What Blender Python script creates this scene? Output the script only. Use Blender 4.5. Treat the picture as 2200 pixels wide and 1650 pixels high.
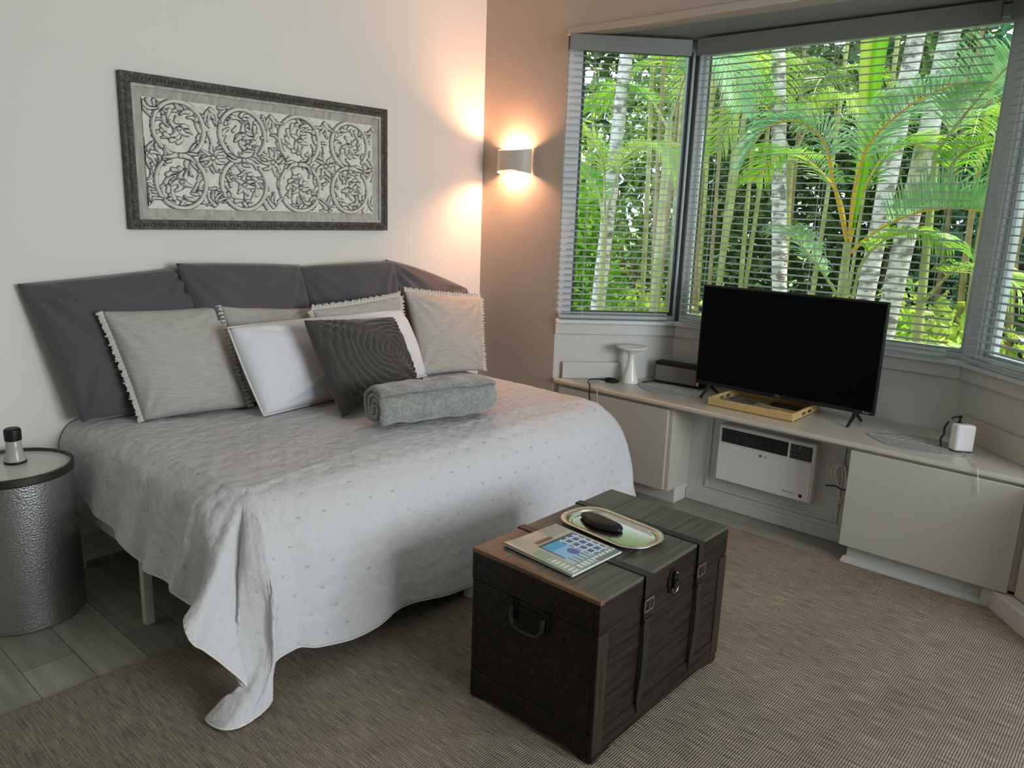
import bpy, bmesh, math, random
import numpy as np
from mathutils import Vector, Matrix, noise

PI = math.pi
for o in list(bpy.data.objects):
    bpy.data.objects.remove(o)
scene = bpy.context.scene
COL = scene.collection
random.seed(7)
RNG = np.random.default_rng(7)

# ------------------------------------------------------------------ camera
yaw, pitch, roll = 0.85058, 0.22230, -0.03538
fw = Vector((math.sin(yaw)*math.cos(pitch), math.cos(yaw)*math.cos(pitch), -math.sin(pitch)))
rt = Vector((math.cos(yaw), -math.sin(yaw), 0))
dn = fw.cross(rt)
cr, sr = math.cos(roll), math.sin(roll)
rt2 = cr*rt + sr*dn
dn2 = -sr*rt + cr*dn
cam_d = bpy.data.cameras.new('camera')
cam_d.sensor_width = 36.0
cam_d.lens = 36.0*1663.64/2200.0
cam_d.clip_start = 0.05
cam = bpy.data.objects.new('camera', cam_d)
M = Matrix((rt2, -dn2, -fw)).transposed().to_4x4()
M.translation = Vector((0, 0, 1.5))
cam.matrix_world = M
COL.objects.link(cam)
scene.camera = cam

# ------------------------------------------------------------------ view
vs = scene.view_settings
vs.view_transform = 'Standard'
vs.look = 'None'
vs.gamma = 1.0
vs.use_curve_mapping = False
vs.exposure = 0.36

# ------------------------------------------------------------------ world, sun, daylight fill
world = bpy.data.worlds.new('world')
scene.world = world
world.use_nodes = True
wn = world.node_tree.nodes
wl = world.node_tree.links
wn.clear()
wo = wn.new('ShaderNodeOutputWorld')
wb = wn.new('ShaderNodeBackground')
wtc = wn.new('ShaderNodeTexCoord')
wsep = wn.new('ShaderNodeSeparateXYZ')
wr = wn.new('ShaderNodeValToRGB')
wl.new(wtc.outputs['Generated'], wsep.inputs[0])
wl.new(wsep.outputs['Z'], wr.inputs[0])
wr.color_ramp.elements[0].position = 0.0
wr.color_ramp.elements[0].color = (0.75, 0.85, 0.9, 1)
wr.color_ramp.elements[1].position = 0.6
wr.color_ramp.elements[1].color = (0.62, 0.80, 1.0, 1)
wl.new(wr.outputs[0], wb.inputs[0])
wb.inputs[1].default_value = 1.7
wl.new(wb.outputs[0], wo.inputs[0])

def lamp(name, kind, loc, target, energy, color, **kw):
    d = bpy.data.lights.new(name, kind)
    d.energy = energy
    d.color = color
    for k, v in kw.items():
        setattr(d, k, v)
    o = bpy.data.objects.new(name, d)
    COL.objects.link(o)
    o.location = loc
    if target is not None:
        o.rotation_euler = (Vector(target)-Vector(loc)).to_track_quat('-Z', 'Y').to_euler()
    return o

lamp('sun', 'SUN', (9, -3, 14), (5.5, 1.5, 1.0), 6.5, (1.0, 0.95, 0.84), angle=math.radians(1.5))
# area lamp added as daylight fill at the unseen door behind the camera
lamp('door_fill', 'AREA', (1.95, -2.42, 1.65), (1.3, 3.0, 1.1), 86, (0.90, 0.955, 1.0),
     shape='RECTANGLE', size=1.9, size_y=1.4)

# ------------------------------------------------------------------ helpers
def wloc(o):
    L = Vector((0, 0, 0))
    while o is not None:
        L += Vector(o.location); o = o.parent
    return L

class MB:
    def __init__(s):
        s.v = []; s.f = []; s.m = []; s.uv = None
    def add(s, vs_, fs_, mi=0):
        b = len(s.v)
        s.v += [tuple(p) for p in vs_]
        s.f += [tuple(i+b for i in f) for f in fs_]
        s.m += [mi]*len(fs_)
        return s
    def box(s, x0, x1, y0, y1, z0, z1, mi=0):
        v = [(x0,y0,z0),(x1,y0,z0),(x1,y1,z0),(x0,y1,z0),(x0,y0,z1),(x1,y0,z1),(x1,y1,z1),(x0,y1,z1)]
        f = [(0,3,2,1),(4,5,6,7),(0,1,5,4),(1,2,6,5),(2,3,7,6),(3,0,4,7)]
        return s.add(v, f, mi)
    def obox(s, c, ax, ay, az, mi=0):
        c = Vector(c); ax = Vector(ax)/2; ay = Vector(ay)/2; az = Vector(az)/2
        v = [c+i*ax+j*ay+k*az for k in (-1,1) for i,j in ((-1,-1),(1,-1),(1,1),(-1,1))]
        f = [(0,3,2,1),(4,5,6,7),(0,1,5,4),(1,2,6,5),(2,3,7,6),(3,0,4,7)]
        return s.add(v, f, mi)
    def prism(s, poly, z0, z1, mi=0):
        n = len(poly)
        v = [(x,y,z0) for x,y in poly]+[(x,y,z1) for x,y in poly]
        f = [tuple(range(n))[::-1], tuple(range(n,2*n))]+[(i,(i+1)%n,(i+1)%n+n,i+n) for i in range(n)]
        return s.add(v, f, mi)
    def lathe(s, prof, c=(0,0,0), n=40, cap=True, mi=0):
        v = []; f = []
        for r, z in prof:
            for k in range(n):
                a = 2*PI*k/n
                v.append((c[0]+r*math.cos(a), c[1]+r*math.sin(a), c[2]+z))
        for i in range(len(prof)-1):
            for k in range(n):
                f.append((i*n+k, i*n+(k+1)%n, (i+1)*n+(k+1)%n, (i+1)*n+k))
        if cap:
            f.append(tuple(range(n))[::-1])
            f.append(tuple(range((len(prof)-1)*n, len(prof)*n)))
        return s.add(v, f, mi)
    def tube(s, pts, r, n=8, mi=0, cap=True):
        pts = [Vector(p) for p in pts]
        R = r if hasattr(r, '__len__') else [r]*len(pts)
        v = []; f = []
        up = None
        for i, p in enumerate(pts):
            t = (pts[min(i+1,len(pts)-1)]-pts[max(i-1,0)]).normalized()
            if up is None:
                up = t.orthogonal().normalized()
            up = (up - t*up.dot(t)).normalized()
            sd = t.cross(up)
            for k in range(n):
                a = 2*PI*k/n
                v.append(p + (up*math.cos(a)+sd*math.sin(a))*R[i])
        for i in range(len(pts)-1):
            for k in range(n):
                f.append((i*n+k, i*n+(k+1)%n, (i+1)*n+(k+1)%n, (i+1)*n+k))
        if cap:
            f.append(tuple(range(n))[::-1]); f.append(tuple(range((len(pts)-1)*n, len(pts)*n)))
        return s.add(v, f, mi)
    def build(s, name, mats, parent=None, bevel=0, smooth=True, loc=None, subsurf=0, angle=35):
        me = bpy.data.meshes.new(name)
        me.from_pydata([tuple(p) for p in s.v], [], s.f)
        if not isinstance(mats, (list, tuple)):
            mats = [mats]
        for m in mats:
            me.materials.append(m)
        if len(mats) > 1:
            me.polygons.foreach_set('material_index', s.m)
        if s.uv is not None:
            l = me.uv_layers.new(name='uv')
            idx = np.empty(len(me.loops), dtype=np.int32)
            me.loops.foreach_get('vertex_index', idx)
            l.data.foreach_set('uv', np.asarray(s.uv, dtype=np.float32)[idx].ravel())
        me.update()
        o = bpy.data.objects.new(name, me)
        COL.objects.link(o)
        if loc is not None:
            L = Vector(loc)
            me.transform(Matrix.Translation(-L))
            o.location = L
        if parent is not None:
            o.parent = parent
            if loc is None:
                me.transform(Matrix.Translation(-wloc(parent)))
            else:
                o.location = Vector(loc)-wloc(parent)
        if smooth:
            me.polygons.foreach_set('use_smooth', [True]*len(me.polygons))
            if angle:
                try:
                    me.set_sharp_from_angle(angle=math.radians(angle))
                except Exception:
                    pass
        if bevel:
            b = o.modifiers.new('bevel', 'BEVEL')
            b.width = bevel; b.segments = 3; b.limit_method = 'ANGLE'; b.angle_limit = math.radians(40)
            b.harden_normals = False
        if subsurf:
            b = o.modifiers.new('sub', 'SUBSURF'); b.levels = subsurf; b.render_levels = subsurf
        return o

def thing(name, label, cat, loc, group=None):
    o = bpy.data.objects.new(name, None)
    o.empty_display_size = 0.05
    COL.objects.link(o)
    o.location = loc
    return tag(o, label, cat, group)
def tag(o, label, cat, group=None, kind=None):
    o['label'] = label; o['category'] = cat
    if group: o['group'] = group
    if kind: o['kind'] = kind
    return o
def struct(name, mb, m, bevel=0, **kw):
    o = mb.build(name, m, bevel=bevel, **kw)
    o['kind'] = 'structure'
    return o

def mat(name, color, rough=0.6, metal=0.0, spec=0.5, bump=None, var=None, sheen=0, coat=0):
    m = bpy.data.materials.new(name)
    m.use_nodes = True
    nt = m.node_tree
    b = nt.nodes['Principled BSDF']
    b.inputs['Base Color'].default_value = (*color, 1)
    b.inputs['Roughness'].default_value = rough
    b.inputs['Metallic'].default_value = metal
    b.inputs['Specular IOR Level'].default_value = spec
    if sheen:
        b.inputs['Sheen Weight'].default_value = sheen
    if coat:
        b.inputs['Coat Weight'].default_value = coat
    tc = nt.nodes.new('ShaderNodeTexCoord')
    if var:   # (scale xyz, color2, lo, hi)
        sc, c2, lo, hi = var
        mp = nt.nodes.new('ShaderNodeMapping'); mp.inputs['Scale'].default_value = sc
        nt.links.new(tc.outputs['Object'], mp.inputs[0])
        nz = nt.nodes.new('ShaderNodeTexNoise'); nz.inputs['Scale'].default_value = 1; nz.inputs['Detail'].default_value = 5
        nt.links.new(mp.outputs[0], nz.inputs[0])
        cr_ = nt.nodes.new('ShaderNodeValToRGB')
        cr_.color_ramp.elements[0].position = lo; cr_.color_ramp.elements[0].color = (*color, 1)
        cr_.color_ramp.elements[1].position = hi; cr_.color_ramp.elements[1].color = (*c2, 1)
        nt.links.new(nz.outputs[0], cr_.inputs[0]); nt.links.new(cr_.outputs[0], b.inputs['Base Color'])
    if bump:  # (scale xyz, strength, distance)
        sc, st, di = bump
        mp = nt.nodes.new('ShaderNodeMapping'); mp.inputs['Scale'].default_value = sc
        nt.links.new(tc.outputs['Object'], mp.inputs[0])
        nz = nt.nodes.new('ShaderNodeTexNoise'); nz.inputs['Scale'].default_value = 1; nz.inputs['Detail'].default_value = 3
        nt.links.new(mp.outputs[0], nz.inputs[0])
        bp = nt.nodes.new('ShaderNodeBump'); bp.inputs['Strength'].default_value = st; bp.inputs['Distance'].default_value = di
        nt.links.new(nz.outputs[0], bp.inputs['Height']); nt.links.new(bp.outputs[0], b.inputs['Normal'])
    return m
def bsdf(m): return m.node_tree.nodes['Principled BSDF']

def catmull(P, n):
    P = [np.array(p, float) for p in P]
    P = [2*P[0]-P[1]] + P + [2*P[-1]-P[-2]]
    out = []
    S = len(P)-3
    for k in range(n):
        t = k/(n-1)*S
        i = min(int(t), S-1); u = t-i
        a, b, c, d = P[i:i+4]
        out.append(0.5*((2*b)+(-a+c)*u+(2*a-5*b+4*c-d)*u*u+(-a+3*b-3*c+d)*u**3))
    return out

# ------------------------------------------------------------------ materials
WALL = mat('wall_paint', (0.78, 0.765, 0.715), 0.75, bump=((60,60,60), 0.06, 0.002))
TRIM = mat('trim_paint', (0.56, 0.56, 0.53), 0.4)
GREIGE = mat('greige_wall_paint', (0.43, 0.38, 0.32), 0.7, bump=((60,60,60), 0.06, 0.002))
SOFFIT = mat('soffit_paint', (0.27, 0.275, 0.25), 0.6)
CABM = mat('cabinet_laminate', (0.46, 0.445, 0.385), 0.45)
CEIL = mat('ceiling_paint', (0.72, 0.72, 0.68), 0.8)
COUNT = mat('counter_laminate', (0.50, 0.485, 0.42), 0.3)
WINF = mat('window_frame_paint', (0.62, 0.66, 0.68), 0.35)
WINB = mat('window_bronze', (0.05, 0.06, 0.06), 0.4)
SLAT = mat('blind_slat', (0.42, 0.43, 0.43), 0.4)
VAL = mat('blind_valance', (0.17, 0.175, 0.16), 0.45)
CORD = mat('blind_cord', (0.7, 0.69, 0.62), 0.8)
BLACK = mat('black_plastic', (0.010, 0.010, 0.010), 0.45, spec=.3)
SCREEN = mat('tv_screen', (0.001, 0.002, 0.002), 0.35, spec=0.06)
WHITEP = mat('white_plastic', (0.74, 0.73, 0.72), 0.4)
CERAM = mat('white_ceramic', (0.80, 0.79, 0.74), 0.25)
DKFAB = mat('charcoal_cotton', (0.085, 0.082, 0.090), 0.9, sheen=0.3, bump=((9,9,9), 0.35, 0.02))
LGFAB = mat('light_grey_linen', (0.39, 0.375, 0.345), 0.95, sheen=0.2, var=((25,25,160), (0.46,0.445,0.41), 0.35, 0.65), bump=((60,60,300), 0.2, 0.002))
FRINGE = mat('cream_fringe', (0.62, 0.60, 0.55), 0.95)
WHFAB = mat('white_cotton', (0.74, 0.74, 0.77), 0.9, bump=((12,12,12), 0.3, 0.01))
PIPE = mat('cream_piping', (0.78, 0.75, 0.68), 0.8)
ROSE = mat('dark_ruffle_fabric', (0.050, 0.045, 0.040), 0.85, sheen=0.3, bump=((40,40,40), 0.3, 0.006))
THROW = mat('grey_fleece', (0.23, 0.235, 0.22), 0.95, sheen=0.5, var=((70,70,70), (0.32,0.325,0.30), .4, .6), bump=((90,90,90), 0.7, 0.008))
WHMET = mat('white_bed_metal', (0.62, 0.61, 0.52), 0.45)

def plank_mat():
    m = mat('grey_plank_floor', (0.2, 0.19, 0.16), 0.45)
    nt = m.node_tree; b = bsdf(m)
    tc = nt.nodes.new('ShaderNodeTexCoord')
    mp = nt.nodes.new('ShaderNodeMapping'); mp.inputs['Rotation'].default_value = (0, 0, PI/2)
    nt.links.new(tc.outputs['Object'], mp.inputs[0])
    br = nt.nodes.new('ShaderNodeTexBrick')
    br.inputs['Scale'].default_value = 1; br.inputs['Brick Width'].default_value = 1.1; br.inputs['Row Height'].default_value = 0.16
    br.inputs['Mortar Size'].default_value = 0.0015; br.offset = 0.37
    br.inputs['Color1'].default_value = (0.23, 0.22, 0.185, 1); br.inputs['Color2'].default_value = (0.34, 0.325, 0.27, 1)
    br.inputs['Mortar'].default_value = (0.08, 0.075, 0.06, 1)
    nt.links.new(mp.outputs[0], br.inputs[0])
    m2 = nt.nodes.new('ShaderNodeMapping'); m2.inputs['Scale'].default_value = (12, 1.2, 1)
    nt.links.new(tc.outputs['Object'], m2.inputs[0])
    nz = nt.nodes.new('ShaderNodeTexNoise'); nz.inputs['Scale'].default_value = 2.5; nz.inputs['Detail'].default_value = 6
    nt.links.new(m2.outputs[0], nz.inputs[0])
    mx = nt.nodes.new('ShaderNodeMix'); mx.data_type = 'RGBA'; mx.blend_type = 'OVERLAY'; mx.inputs[0].default_value = 0.5
    nt.links.new(br.outputs[0], mx.inputs[6]); nt.links.new(nz.outputs[0], mx.inputs[7])
    nt.links.new(mx.outputs[2], b.inputs['Base Color'])
    return m
FLOORM = plank_mat()

def rug_mat():
    m = mat('woven_rug', (0.2, 0.17, 0.13), 0.95)
    nt = m.node_tree; b = bsdf(m)
    tc = nt.nodes.new('ShaderNodeTexCoord')
    def noise_(sc, det):
        mp = nt.nodes.new('ShaderNodeMapping'); mp.inputs['Scale'].default_value = sc
        nt.links.new(tc.outputs['Object'], mp.inputs[0])
        nz = nt.nodes.new('ShaderNodeTexNoise'); nz.inputs['Scale'].default_value = 1; nz.inputs['Detail'].default_value = det
        nt.links.new(mp.outputs[0], nz.inputs[0]); return nz
    n1 = noise_((260, 11, 1), 2)     # long fibres running along y
    n2 = noise_((3, 3, 1), 3)
    r1 = nt.nodes.new('ShaderNodeValToRGB')
    r1.color_ramp.elements[0].position = 0.30; r1.color_ramp.elements[0].color = (0.135, 0.112, 0.080, 1)
    r1.color_ramp.elements[1].position = 0.68; r1.color_ramp.elements[1].color = (0.39, 0.327, 0.245, 1)
    nt.links.new(n1.outputs[0], r1.inputs[0])
    wv = nt.nodes.new('ShaderNodeTexWave'); wv.wave_type = 'BANDS'; wv.bands_direction = 'Y'
    wv.inputs['Scale'].default_value = 42; wv.inputs['Distortion'].default_value = 1.2; wv.inputs['Detail'].default_value = 1
    nt.links.new(tc.outputs['Object'], wv.inputs[0])
    mx = nt.nodes.new('ShaderNodeMix'); mx.data_type = 'RGBA'; mx.blend_type = 'MULTIPLY'; mx.inputs[0].default_value = 0.35
    nt.links.new(r1.outputs[0], mx.inputs[6]); nt.links.new(wv.outputs[0], mx.inputs[7])
    mx2 = nt.nodes.new('ShaderNodeMix'); mx2.data_type = 'RGBA'; mx2.blend_type = 'OVERLAY'; mx2.inputs[0].default_value = 0.25
    nt.links.new(mx.outputs[2], mx2.inputs[6]); nt.links.new(n2.outputs[0], mx2.inputs[7])
    nt.links.new(mx2.outputs[2], b.inputs['Base Color'])
    bp = nt.nodes.new('ShaderNodeBump'); bp.inputs['Strength'].default_value = 0.5; bp.inputs['Distance'].default_value = 0.004
    ad = nt.nodes.new('ShaderNodeMath'); ad.operation = 'ADD'
    nt.links.new(n1.outputs[0], ad.inputs[0]); nt.links.new(wv.outputs['Fac'], ad.inputs[1])
    nt.links.new(ad.outputs[0], bp.inputs['Height']); nt.links.new(bp.outputs[0], b.inputs['Normal'])
    return m
RUGM = rug_mat()

def quilt_mat():
    m = mat('white_quilt', (0.64, 0.63, 0.62), 0.92)
    nt = m.node_tree; b = bsdf(m)
    at = nt.nodes.new('ShaderNodeAttribute'); at.attribute_name = 'stitch'
    r = nt.nodes.new('ShaderNodeValToRGB')
    r.color_ramp.elements[0].position = 0.25; r.color_ramp.elements[0].color = (0.60, 0.588, 0.60, 1)
    r.color_ramp.elements[1].position = 0.95; r.color_ramp.elements[1].color = (0.24, 0.24, 0.25, 1)
    nt.links.new(at.outputs['Fac'], r.inputs[0]); nt.links.new(r.outputs[0], b.inputs['Base Color'])
    tc = nt.nodes.new('ShaderNodeTexCoord')
    nz = nt.nodes.new('ShaderNodeTexNoise'); nz.inputs['Scale'].default_value = 20; nz.inputs['Detail'].default_value = 4
    nt.links.new(tc.outputs['Object'], nz.inputs[0])
    bp = nt.nodes.new('ShaderNodeBump'); bp.inputs['Strength'].default_value = 0.9; bp.inputs['Distance'].default_value = 0.012
    nt.links.new(nz.outputs[0], bp.inputs['Height']); nt.links.new(bp.outputs[0], b.inputs['Normal'])
    return m
QUILT = quilt_mat()

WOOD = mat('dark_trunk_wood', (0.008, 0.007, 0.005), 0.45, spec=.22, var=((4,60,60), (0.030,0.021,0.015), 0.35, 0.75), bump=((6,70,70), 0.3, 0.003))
WOOD_SHEEN = mat('trunk_lid_wood_sheen', (0.050, 0.047, 0.036), 0.40, var=((4,60,60), (0.115,0.108,0.082), 0.3, 0.75), bump=((6,70,70), 0.3, 0.003))  # same wood, its colour lightened for the sky's gloss on the lid top
LEATH = mat('black_leather', (0.012, 0.010, 0.009), 0.45)
DKMET = mat('aged_dark_metal', (0.02, 0.018, 0.016), 0.4, metal=0.7)
BUCK = mat('worn_buckle_metal', (0.30, 0.27, 0.24), 0.35, metal=1)
SILV = mat('silver_tray_metal', (0.78, 0.72, 0.62), 0.16, metal=1, bump=((70,70,70), 0.12, 0.002))
SILVR = mat('silver_tray_rim', (0.80, 0.72, 0.60), 0.30, metal=1, bump=((120,120,120), 0.5, 0.003))
BAMB = mat('woven_bamboo', (0.42, 0.27, 0.10), 0.6, var=((40,160,160), (0.62,0.44,0.20), 0.3, 0.7), bump=((90,300,300), 0.4, 0.003))
def hammered():
    m = mat('hammered_metal', (0.42, 0.42, 0.43), 0.38, metal=0.95)
    nt = m.node_tree; b = bsdf(m)
    tc = nt.nodes.new('ShaderNodeTexCoord')
    vo = nt.nodes.new('ShaderNodeTexVoronoi'); vo.inputs['Scale'].default_value = 170
    nt.links.new(tc.outputs['Object'], vo.inputs[0])
    bp = nt.nodes.new('ShaderNodeBump'); bp.inputs['Strength'].default_value = 0.35; bp.inputs['Distance'].default_value = 0.003
    nt.links.new(vo.outputs['Distance'], bp.inputs['Height']); nt.links.new(bp.outputs[0], b.inputs['Normal'])
    return m
HAMM = hammered()
HRIM = mat('dark_rim_metal', (0.10, 0.095, 0.085), 0.35, metal=0.9)
TTOP = mat('light_table_top', (0.66, 0.65, 0.60), 0.25, var=((3,3,3), (0.74,0.73,0.68), 0.3, 0.7))
GLASSJ = mat('frosted_jar', (0.42, 0.41, 0.38), 0.25)
FRAMEM = mat('carved_dark_frame', (0.055, 0.05, 0.042), 0.65, var=((70,70,70), (0.15,0.14,0.12), 0.45, 0.75), bump=((150,150,150), 0.8, 0.004))
MATM = mat('grey_placemat', (0.30, 0.305, 0.30), 0.6, var=((120,8,8), (0.40,0.405,0.40), 0.4, 0.6), bump=((200,30,30), 0.5, 0.002))

def glass_mat():
    m = bpy.data.materials.new('window_glass'); m.use_nodes = True
    nt = m.node_tree; nt.nodes.clear()
    out = nt.nodes.new('ShaderNodeOutputMaterial'); t = nt.nodes.new('ShaderNodeBsdfTransparent')
    g = nt.nodes.new('ShaderNodeBsdfGlossy'); g.inputs['Roughness'].default_value = 0.02
    fr = nt.nodes.new('ShaderNodeFresnel'); fr.inputs[0].default_value = 1.13
    mx = nt.nodes.new('ShaderNodeMixShader')
    t.inputs[0].default_value = (0.95, 0.98, 0.97, 1)
    nt.links.new(fr.outputs[0], mx.inputs[0]); nt.links.new(t.outputs[0], mx.inputs[1]); nt.links.new(g.outputs[0], mx.inputs[2])
    nt.links.new(mx.outputs[0], out.inputs[0])
    return m
GLASS = glass_mat()

def leaf_mat(name, c1, c2, trans=0.5, rough=0.35, scale=3.0):
    m = bpy.data.materials.new(name); m.use_nodes = True
    nt = m.node_tree; b = bsdf(m)
    out = [n for n in nt.nodes if n.type == 'OUTPUT_MATERIAL'][0]
    tc = nt.nodes.new('ShaderNodeTexCoord')
    nz = nt.nodes.new('ShaderNodeTexNoise'); nz.inputs['Scale'].default_value = scale; nz.inputs['Detail'].default_value = 2
    nt.links.new(tc.outputs['Object'], nz.inputs[0])
    r = nt.nodes.new('ShaderNodeValToRGB')
    r.color_ramp.elements[0].position = 0.35; r.color_ramp.elements[0].color = (*c1, 1)
    r.color_ramp.elements[1].position = 0.65; r.color_ramp.elements[1].color = (*c2, 1)
    nt.links.new(nz.outputs[0], r.inputs[0])
    nt.links.new(r.outputs[0], b.inputs['Base Color'])
    b.inputs['Roughness'].default_value = rough
    tr = nt.nodes.new('ShaderNodeBsdfTranslucent')
    nt.links.new(r.outputs[0], tr.inputs[0])
    mx = nt.nodes.new('ShaderNodeMixShader'); mx.inputs[0].default_value = trans
    nt.links.new(b.outputs[0], mx.inputs[1]); nt.links.new(tr.outputs[0], mx.inputs[2])
    nt.links.new(mx.outputs[0], out.inputs[0])
    return m
LEAF1 = leaf_mat('palm_leaf_bright', (0.15, 0.42, 0.03), (0.44, 0.66, 0.06), 0.5)
LEAF2 = leaf_mat('palm_leaf_sheen', (0.24, 0.50, 0.20), (0.48, 0.68, 0.40), 0.3, 0.18)  # green whitened to paint in the sky's sheen on the leaflets
LEAF3 = leaf_mat('shrub_leaf_green', (0.08, 0.18, 0.03), (0.26, 0.38, 0.07), 0.4)
LEAF4 = leaf_mat('shrub_leaf_lime', (0.34, 0.58, 0.06), (0.66, 0.74, 0.16), 0.5)
LEAF5 = leaf_mat('tree_leaf_dark', (0.045, 0.115, 0.03), (0.19, 0.28, 0.08), 0.4)
LEAF6 = leaf_mat('tree_leaf_blue', (0.07, 0.22, 0.12), (0.24, 0.42, 0.28), 0.35)
SPEAR = leaf_mat('lime_spear_leaf', (0.36, 0.70, 0.02), (0.42, 0.75, 0.03), 0.5)
SPEARY = leaf_mat('yellow_spear_leaf', (0.75, 0.85, 0.12), (0.78, 0.86, 0.16), 0.5)
PETI = mat('orange_petiole', (0.75, 0.42, 0.03), 0.4)
CANE = mat('yellow_green_cane', (0.30, 0.32, 0.09), 0.5, var=((6,6,9), (0.50,0.50,0.22), 0.35, 0.65))
CANEB = mat('brown_cane', (0.28, 0.17, 0.07), 0.6, var=((6,6,9), (0.36,0.30,0.14), 0.35, 0.65))
BARK = mat('pale_palm_bark', (0.22, 0.18, 0.16), 0.8, var=((12,12,18), (0.78,0.71,0.68), 0.38, 0.54), bump=((10,10,60), 0.6, 0.02))
SOIL = mat('garden_ground', (0.10, 0.14, 0.04), 0.95, var=((2,2,2), (0.26,0.26,0.10), 0.35, 0.65))

# ------------------------------------------------------------------ room shell
XR, YB, XL, YF, ZC = 3.43, 3.30, -3.3, -2.5, 2.78
struct('floor', MB().box(XL-.1, 3.95, YF-.1, YB+.1, -0.12, 0.0), FLOORM)
struct('ceiling', MB().box(XL-.1, XR+.12, YF-.1, YB+.1, ZC, ZC+.1), CEIL)
struct('wall_back', MB().box(XL-.1, XR+.12, YB, YB+.12, 0.0, ZC), WALL)
struct('wall_left', MB().box(XL-.12, XL, YF, YB, 0, ZC), WALL)
struct('wall_front', MB().box(XL-.1, 1.0, YF-.12, YF, 0, ZC).box(2.9, XR+.12, YF-.12, YF, 0, ZC)
       .box(1.0, 2.9, YF-.12, YF, 2.35, ZC), WALL)
# wall with the lamp; the opening of the bay starts at y=2.70 and ends at y=0.20
ZS = 0.905      # sill height
ZH = 2.40       # head of the bay
struct('wall_right', MB().box(XR, XR+.12, 2.70, YB, 0, ZC).box(XR, XR+.12, YF, 0.20, 0, ZC)
       .box(XR, XR+.12, 0.20, 2.70, ZH, ZC), GREIGE)
# bay walls below the sill
bayP = [(3.43, 2.70), (3.93, 2.22), (3.93, 0.74), (3.43, 0.22)]
def offs(p, q, d):
    v = Vector((q[0]-p[0], q[1]-p[1])).normalized(); n = Vector((-v.y, v.x))
    return n*d
def wall_seg(a, b, z0, z1, th, mb=None):
    n = offs(a, b, th)
    return (mb or MB()).prism([a, b, (b[0]+n.x, b[1]+n.y), (a[0]+n.x, a[1]+n.y)], z0, z1)
struct('wall_bay_left', wall_seg(bayP[0], bayP[1], 0, ZS-.02, .12), TRIM)
struct('wall_bay_center', wall_seg(bayP[1], bayP[2], 0, ZS-.02, .12), TRIM)
struct('wall_bay_right', wall_seg(bayP[2], bayP[3], 0, ZS-.02, .12), TRIM)
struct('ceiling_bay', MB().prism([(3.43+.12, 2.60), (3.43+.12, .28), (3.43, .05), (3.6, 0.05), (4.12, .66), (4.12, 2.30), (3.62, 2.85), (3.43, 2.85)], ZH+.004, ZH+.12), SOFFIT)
struct('trim_bay_head', MB().box(XR-.012, XR+.06, 0.2, 2.70, ZH-.006, ZH+.03), GREIGE, bevel=.004)
# sill board and apron following the three sides
def sill(d0, d1, z0, z1):
    inn = [(3.40+d0, 2.705), (3.93-d0*0-.0, 2.22)]
    return None
def off_poly(d):
    # inner polyline shifted into the room by d (45 degree sides)
    k = d*math.tan(math.radians(22.5))
    s = d/math.sqrt(2)
    return [(3.43-s+.0, 2.70-s), (3.93-d, 2.22-k), (3.93-d, 0.74+k), (3.43-s, 0.22+s)]
def band(d0, d1, z0, z1, mb):
    a = off_poly(d0); b = off_poly(d1)
    for i in range(3):
        mb.prism([b[i], a[i], a[i+1], b[i+1]], z0, z1)
    return mb
struct('trim_window_sill', band(.045, -.14, ZS-.022, ZS, MB()), WINF, bevel=.004)
struct('trim_sill_apron', band(.018, 0.0, ZS-.085, ZS-.022, MB()), TRIM, bevel=.003)

# ------------------------------------------------------------------ windows and blinds
def window(n, a, b, sash_dark, fl, fr_, w):
    """frame in the plane of the bay wall, between corner points a and b"""
    av = Vector((a[0], a[1], 0)); bv = Vector((b[0], b[1], 0))
    u = (bv-av).normalized(); L = (bv-av).length
    nrm = Vector((-u.y, u.x, 0))     # outwards
    o = thing('window_%d' % n, '', '', av+Vector((0, 0, ZS)))
    del o['label']; del o['category']
    o['kind'] = 'structure'
    up = Vector((0, 0, 1))
    zt = ZH
    def bar(mb, s0, s1, z0, z1, d0, d1):
        c = av+u*((s0+s1)/2)+nrm*((d0+d1)/2)+up*((z0+z1)/2)
        mb.obox(c, u*(s1-s0), nrm*(d1-d0), up*(z1-z0))
    mb = MB()
    bar(mb, -.01, fl, ZS, zt, .01, .10); bar(mb, L-fr_, L+.01, ZS, zt, .01, .10)
    bar(mb, fl, L-fr_, ZS, ZS+.025, .01, .10); bar(mb, fl, L-fr_, zt-.05, zt, .01, .10)
    mb.build('frame', WINF, o, bevel=.003)
    mb = MB()
    bar(mb, fl, fl+w, ZS+.025, zt-.05, .04, .075); bar(mb, L-fr_-w, L-fr_, ZS+.025, zt-.05, .04, .075)
    bar(mb, fl+w, L-fr_-w, ZS+.025, ZS+.025+w, .04, .075); bar(mb, fl+w, L-fr_-w, zt-.05-w, zt-.05, .04, .075)
    mb.build('sash', WINB if sash_dark else WINF, o, bevel=.002)
    mb = MB(); bar(mb, fl+w, L-fr_-w, ZS+.025+w, zt-.05-w, .056, .060)
    mb.build('pane', GLASS, o, smooth=False)
window(1, bayP[0], bayP[1], True, .085, .012, .018)
window(2, bayP[1], bayP[2], False, .022, .015, .018)
window(3, bayP[2], bayP[3], False, .075, .045, .018)
# corner posts of the bay
def post(n, p):
    struct(n, MB().prism([(p[0]-.0, p[1]-.012), (p[0]+.12, p[1]-.03), (p[0]+.12, p[1]+.05), (p[0]+.01, p[1]+.03)], ZS, ZH), WINB, bevel=.003)
post('trim_bay_post_1', bayP[1]); 
struct('trim_bay_post_2', MB().prism([(3.925, .70), (3.93, .755), (4.05, .76), (4.03, .64)], ZS, ZH), WINF, bevel=.003)

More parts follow.
